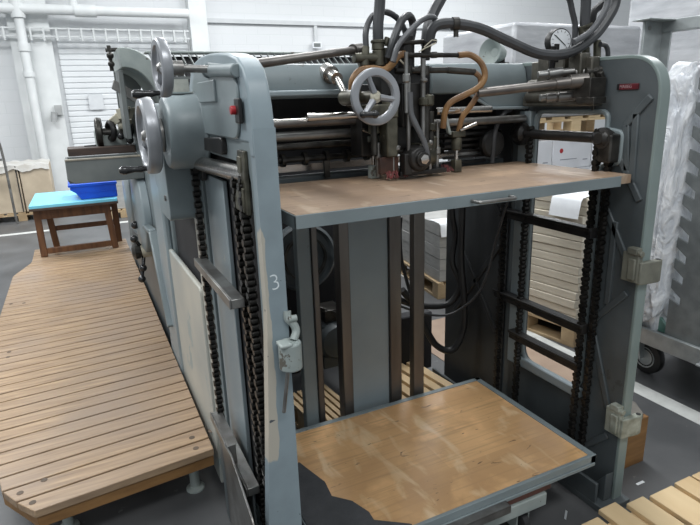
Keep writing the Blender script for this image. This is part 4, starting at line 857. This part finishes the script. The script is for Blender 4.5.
# far left wrapped pallet
fl0 = V((-.62, 10.35, 0))
pallet('pallet', 'pallet under the wrapped beige cartons far left', V((-.88, 10.35, 0)), 1.0, .9, .13, 0)
for i, (x0, x1) in enumerate(((-1.36, -.825), (-.81, -.40))):
    m = MB(); m.box(x0, x1, 9.92, 10.75, .132, .83); o = m.build('carton', BEIGEPACK, None, .01)
    tag(o, ('left one of the two far beige cartons under white film', 'right one of the two far beige cartons, behind the blue table top')[i], 'box', 'far beige cartons')
m = MB(); m.box(-.86, -.845, 9.905, 9.915, .14, .84); m.box(-.86, -.845, 9.905, 10.75, .835, .84); tag(m.build('packing_strap', BLACKR), 'black packing strap down the front of the left far beige carton', 'strap')
m = MB(); px0 = None
for i in range(19):
    x = -1.36+i*.0535; z = .85+.012*math.sin(i*1.7); z2 = .77+.03*math.sin(i*.9)+random.uniform(-.015, .015)
    if px0 is not None: m.bm.faces.new([m.bm.verts.new(p) for p in ((px0, 9.90, pz2), (x, 9.90, z2), (x, 9.91, z), (px0, 9.91, pz))]); m.bm.faces.new([m.bm.verts.new(p) for p in ((px0, 9.91, pz), (x, 9.91, z), (x, 10.75, z+.01), (px0, 10.75, pz+.01))])
    px0, pz, pz2 = x, z, z2
bmesh.ops.remove_doubles(m.bm, verts=m.bm.verts, dist=1e-4)
tag(m.build('plastic_cover', mat('loose_white_film', (.62, .61, .58), (.5, .47, .42), .35, 0, 6)), 'loose white plastic film over the far beige cartons', 'film')
m = MB(); m.hose([(-1.6, 9.7, .85), (-1.6, 9.7, 1.18), (-1.5, 9.7, 1.26), (-1.1, 9.7, 1.26), (-.97, 9.7, 1.18), (-.95, 9.7, .02)], .018); m.hose([(-1.6, 9.7, .02), (-1.6, 9.7, .85)], .018); m.box(-1.6, -.98, 9.68, 9.72, .95, .98)
tag(m.build('hand_rail', STEEL), 'dull steel tube hoop at the far left edge', 'rail')
# a far stack between table and machine
m = MB(); m.box(.35, .75, 9.3, 9.8, .132, .62); o = m.build('paper_bundle', GREYPACK, None, .01); tag(o, 'small grey wrapped stack far behind the blue tray', 'paper')
pallet('pallet', 'pallet under the small grey stack far behind the blue tray', (.55, 9.55, 0), .5, .6, .13, 0)

# ------------------------------------------------------------------ roll cart at right
K = thing('steel_cart', 'galvanised steel cart with a notched side plate at the right edge', 'cart', (3.1, 1.6, 0))
m = MB(); m.box(2.80, 3.5, .7, 2.16, .27, .33); m.prism([(2.775, .25), (2.80, .25), (2.80, .345), (2.775, .345)], 'y', .7, 2.18); m.box(2.74, 2.80, .7, 1.62, .262, .275); m.build('base', GALV, K, .004)
m = MB(); m.box(2.70, 2.835, 2.10, 2.115, .34, 1.985); m.box(2.835, 2.845, 2.05, 2.115, .34, 1.985); m.build('corner_post', GALV, K, .002)
for z in (1.955,): m = MB(); m.cyl((2.735, 2.098, z), (2.735, 2.10, z), .012); m.build('bolt', STEEL, K)
m = MB(); m.box(2.64, 2.90, 2.03, 2.13, 1.985, 1.992); m.box(2.83, 2.90, .6, 2.13, 1.935, 1.992); m.build('top_rail', GALV, K, .002)
# notched plate
edge = [(1.86, .345)]
z = .50
pl = []
while z < 1.86:
    pl += [(1.845, z), (1.845, z+.052), (1.785, z+.030), (1.785, z+.072)]; z += .115
m = MB(); m.prism([(1.0, .335), (1.845, .335)]+pl+[(1.845, 1.93), (1.0, 1.93)], 'x', 2.80, 2.812); m.build('notched_plate', mat('dull_galvanised_plate', (.24, .26, .26), (.18, .195, .2), .5, .4, 16, detail=8), K)
m = MB(); m.box(2.812, 2.86, 1.40, 1.70, .335, 1.93); m.build('plate_fold', GALV, K, .004)
for x, y in ((2.93, 2.02), (3.4, 2.02), (2.93, .9), (3.4, .9)):
    m = MB(); m.lathe((x-.025, y, .105), (1, 0, 0), [(.06, 0), (.10, .004), (.105, .012), (.105, .04), (.10, .048), (.06, .05)], 26); w = m.build('wheel', BLACKR, K)
    m = MB(); m.lathe((x-.028, y, .105), (1, 0, 0), [(.02, -.006), (.03, 0), (.055, .004), (.065, 0), (.065, .054), (.02, .054)], 22); m.build('wheel_hub', GALV, w)
    m = MB(); m.obox((x-.04, y, .105), (x-.04, y+.03, .25), .008, .06, (1, 0, 0)); m.obox((x+.04, y, .105), (x+.04, y+.03, .25), .008, .06, (1, 0, 0)); m.build('fork', GALV, w)
m = MB(); m.prism([(1.82, .335), (2.09, .335), (2.04, .40), (1.92, .43)], 'x', 2.83, 2.85); tag(m.build('plastic_scrap', mat('green_plastic', (.16, .30, .26), (.12, .24, .2), .35)), 'scrap of green plastic at the foot of the film bale', 'plastic')
# crumpled film bale in the cart
bm = bmesh.new(); bmesh.ops.create_icosphere(bm, subdivisions=5, radius=1)
from mathutils import noise as mn
for v in bm.verts:
    p = v.co.copy(); s = V((math.copysign(abs(p.x)**.35, p.x)*.43, math.copysign(abs(p.y)**.4, p.y)*.145, math.copysign(abs(p.z)**.35, p.z)*.70))
    f = mn.fractal(p*2.3+V((3, 1, 5)), 1.0, 2.0, 5); g = mn.ridged_multi_fractal(p*2.0+V((9, 2, 1)), .9, 2.1, 5, 1., 2.)
    v.co = s*(1+.10*f+.035*(g-1))
m = MB(); m.bm.free(); m.bm = bm; bmesh.ops.translate(bm, vec=(3.15, 2.005, 1.04), verts=bm.verts)
o = m.build('film_bale', FILM, None, ang=180); tag(o, 'bale of crumpled clear plastic film standing in the steel cart', 'plastic film')

# wooden block beside the right column
K2 = thing('wooden_block', 'orange wooden block with a grey eight-sided lid beside the right column', 'block', (2.03, 1.55, 0))
m = MB(); m.box(1.905, 2.155, 1.44, 1.70, 0, .235); m.build('body', BLOCKW, K2, .003)
m = MB(); oc = [(1.90+.26*a, 1.435+.27*b) for a, b in ((.25, 0), (.8, 0), (1, .3), (1, .7), (.75, 1), (.25, 1), (0, .7), (0, .3))]
hole = [(2.03+.022*math.cos(k*PI/8), 1.50+.022*math.sin(k*PI/8)) for k in range(16)]
m.prism(oc, 'z', .236, .265, [hole]); m.build('lid', mat('grey_painted_lid', (.20, .185, .16), (.14, .13, .115), .5, 0, 8), K2, .003)

# paper scraps on the floor
m = MB(); m.box(1.985, 2.03, 1.335, 1.347, .0005, .002); tag(m.build('paper_scrap', PAPER, None), 'small white paper scrap on the floor in front of the wooden block', 'paper scrap')
m = MB()
strip(m, V((1.546, 1.320, 0.010)), (0, .03, 0), (.004, .0, .04), [(0, 0), (.2, 0), (.35, 0)], 1.0); tag(m.build('paper_scrap', PAPER, None), 'thin white paper sliver standing on the floor beside the pale pallet', 'paper scrap')

# foreground pallet bottom right
FP = thing('pallet', 'fresh pale pine pallet in the bottom right foreground', 'pallet', (1.9, .95, 0))
m = MB()
for x0, x1, ye in ((1.455, 1.54, 1.175), (1.572, 1.662, 1.20), (1.690, 1.782, 1.173), (1.806, 1.934, 1.162), (1.957, 2.05, 1.166), (2.06, 2.17, 1.164), (2.20, 2.29, 1.166)):
    m.box(x0, x1, .42, ye, .118, .140)
m.build('deck_boards', PINE, FP, .003)
m = MB()
for y in (1.06, .75, .45): m.box(1.46, 2.28, y, y+.09, .096, .118)
m.build('stringers', PINE, FP, .003)
for x in (1.47, 1.83, 2.17):
    for y in (1.06, .75, .45):
        m = MB(); m.box(x, x+.1, y, y+.09, .022, .096); m.build('block', PINE, FP, .003)
m = MB()
for x in (1.47, 1.83, 2.17): m.box(x, x+.1, .44, 1.16, 0, .022)
m.build('bottom_boards', PINE, FP, .003)

# ------------------------------------------------------------------ light, sky, camera
wd = bpy.data.worlds.new('hall_daylight'); S.world = wd; wd.use_nodes = True
bg = wd.node_tree.nodes['Background']; bg.inputs['Color'].default_value = (.90, .96, 1.0, 1); bg.inputs['Strength'].default_value = .55
def area(name, loc, sx, sy, power, col=(1, 1, 1), rot=(0, 0, 0)):
    l = bpy.data.lights.new(name, 'AREA'); l.shape = 'RECTANGLE'; l.size = sx; l.size_y = sy; l.energy = power; l.color = col
    o = bpy.data.objects.new(name, l); COL.objects.link(o); o.location = loc; o.rotation_euler = rot; return o
for i, (x, y, e) in enumerate(((-2.2, 2.5, 170), (2.4, 3.6, 170), (-2.0, 7.5, 240), (3.0, 8.5, 240), (8, 4, 200), (8, 9, 240), (.4, -1.5, 120))):
    area('ceiling_light', (x, y, 5.2), 3.2, .9, e, (.97, .99, 1.0), (0, 0, PI/2 if i < 2 else 0))
cam = bpy.data.cameras.new('camera'); co = bpy.data.objects.new('camera', cam); COL.objects.link(co); S.camera = co
cam.sensor_width = 36; cam.sensor_fit = 'HORIZONTAL'; cam.lens = 560/700*36; cam.clip_start = .05; cam.clip_end = 100
yw, pt, rl = math.radians(25.4), math.radians(-16.2), math.radians(-1.85)
f = V((math.sin(yw)*math.cos(pt), math.cos(yw)*math.cos(pt), math.sin(pt))); r = V((math.cos(yw), -math.sin(yw), 0)); u = r.cross(f)
r2 = r*math.cos(rl)+u*math.sin(rl); u2 = -r*math.sin(rl)+u*math.cos(rl)
mw = Matrix((r2, u2, -f)).transposed().to_4x4(); mw.translation = (0, 0, 1.65); co.matrix_world = mw
S.view_settings.view_transform = 'Standard'; S.view_settings.look = 'None'; S.view_settings.exposure = 0
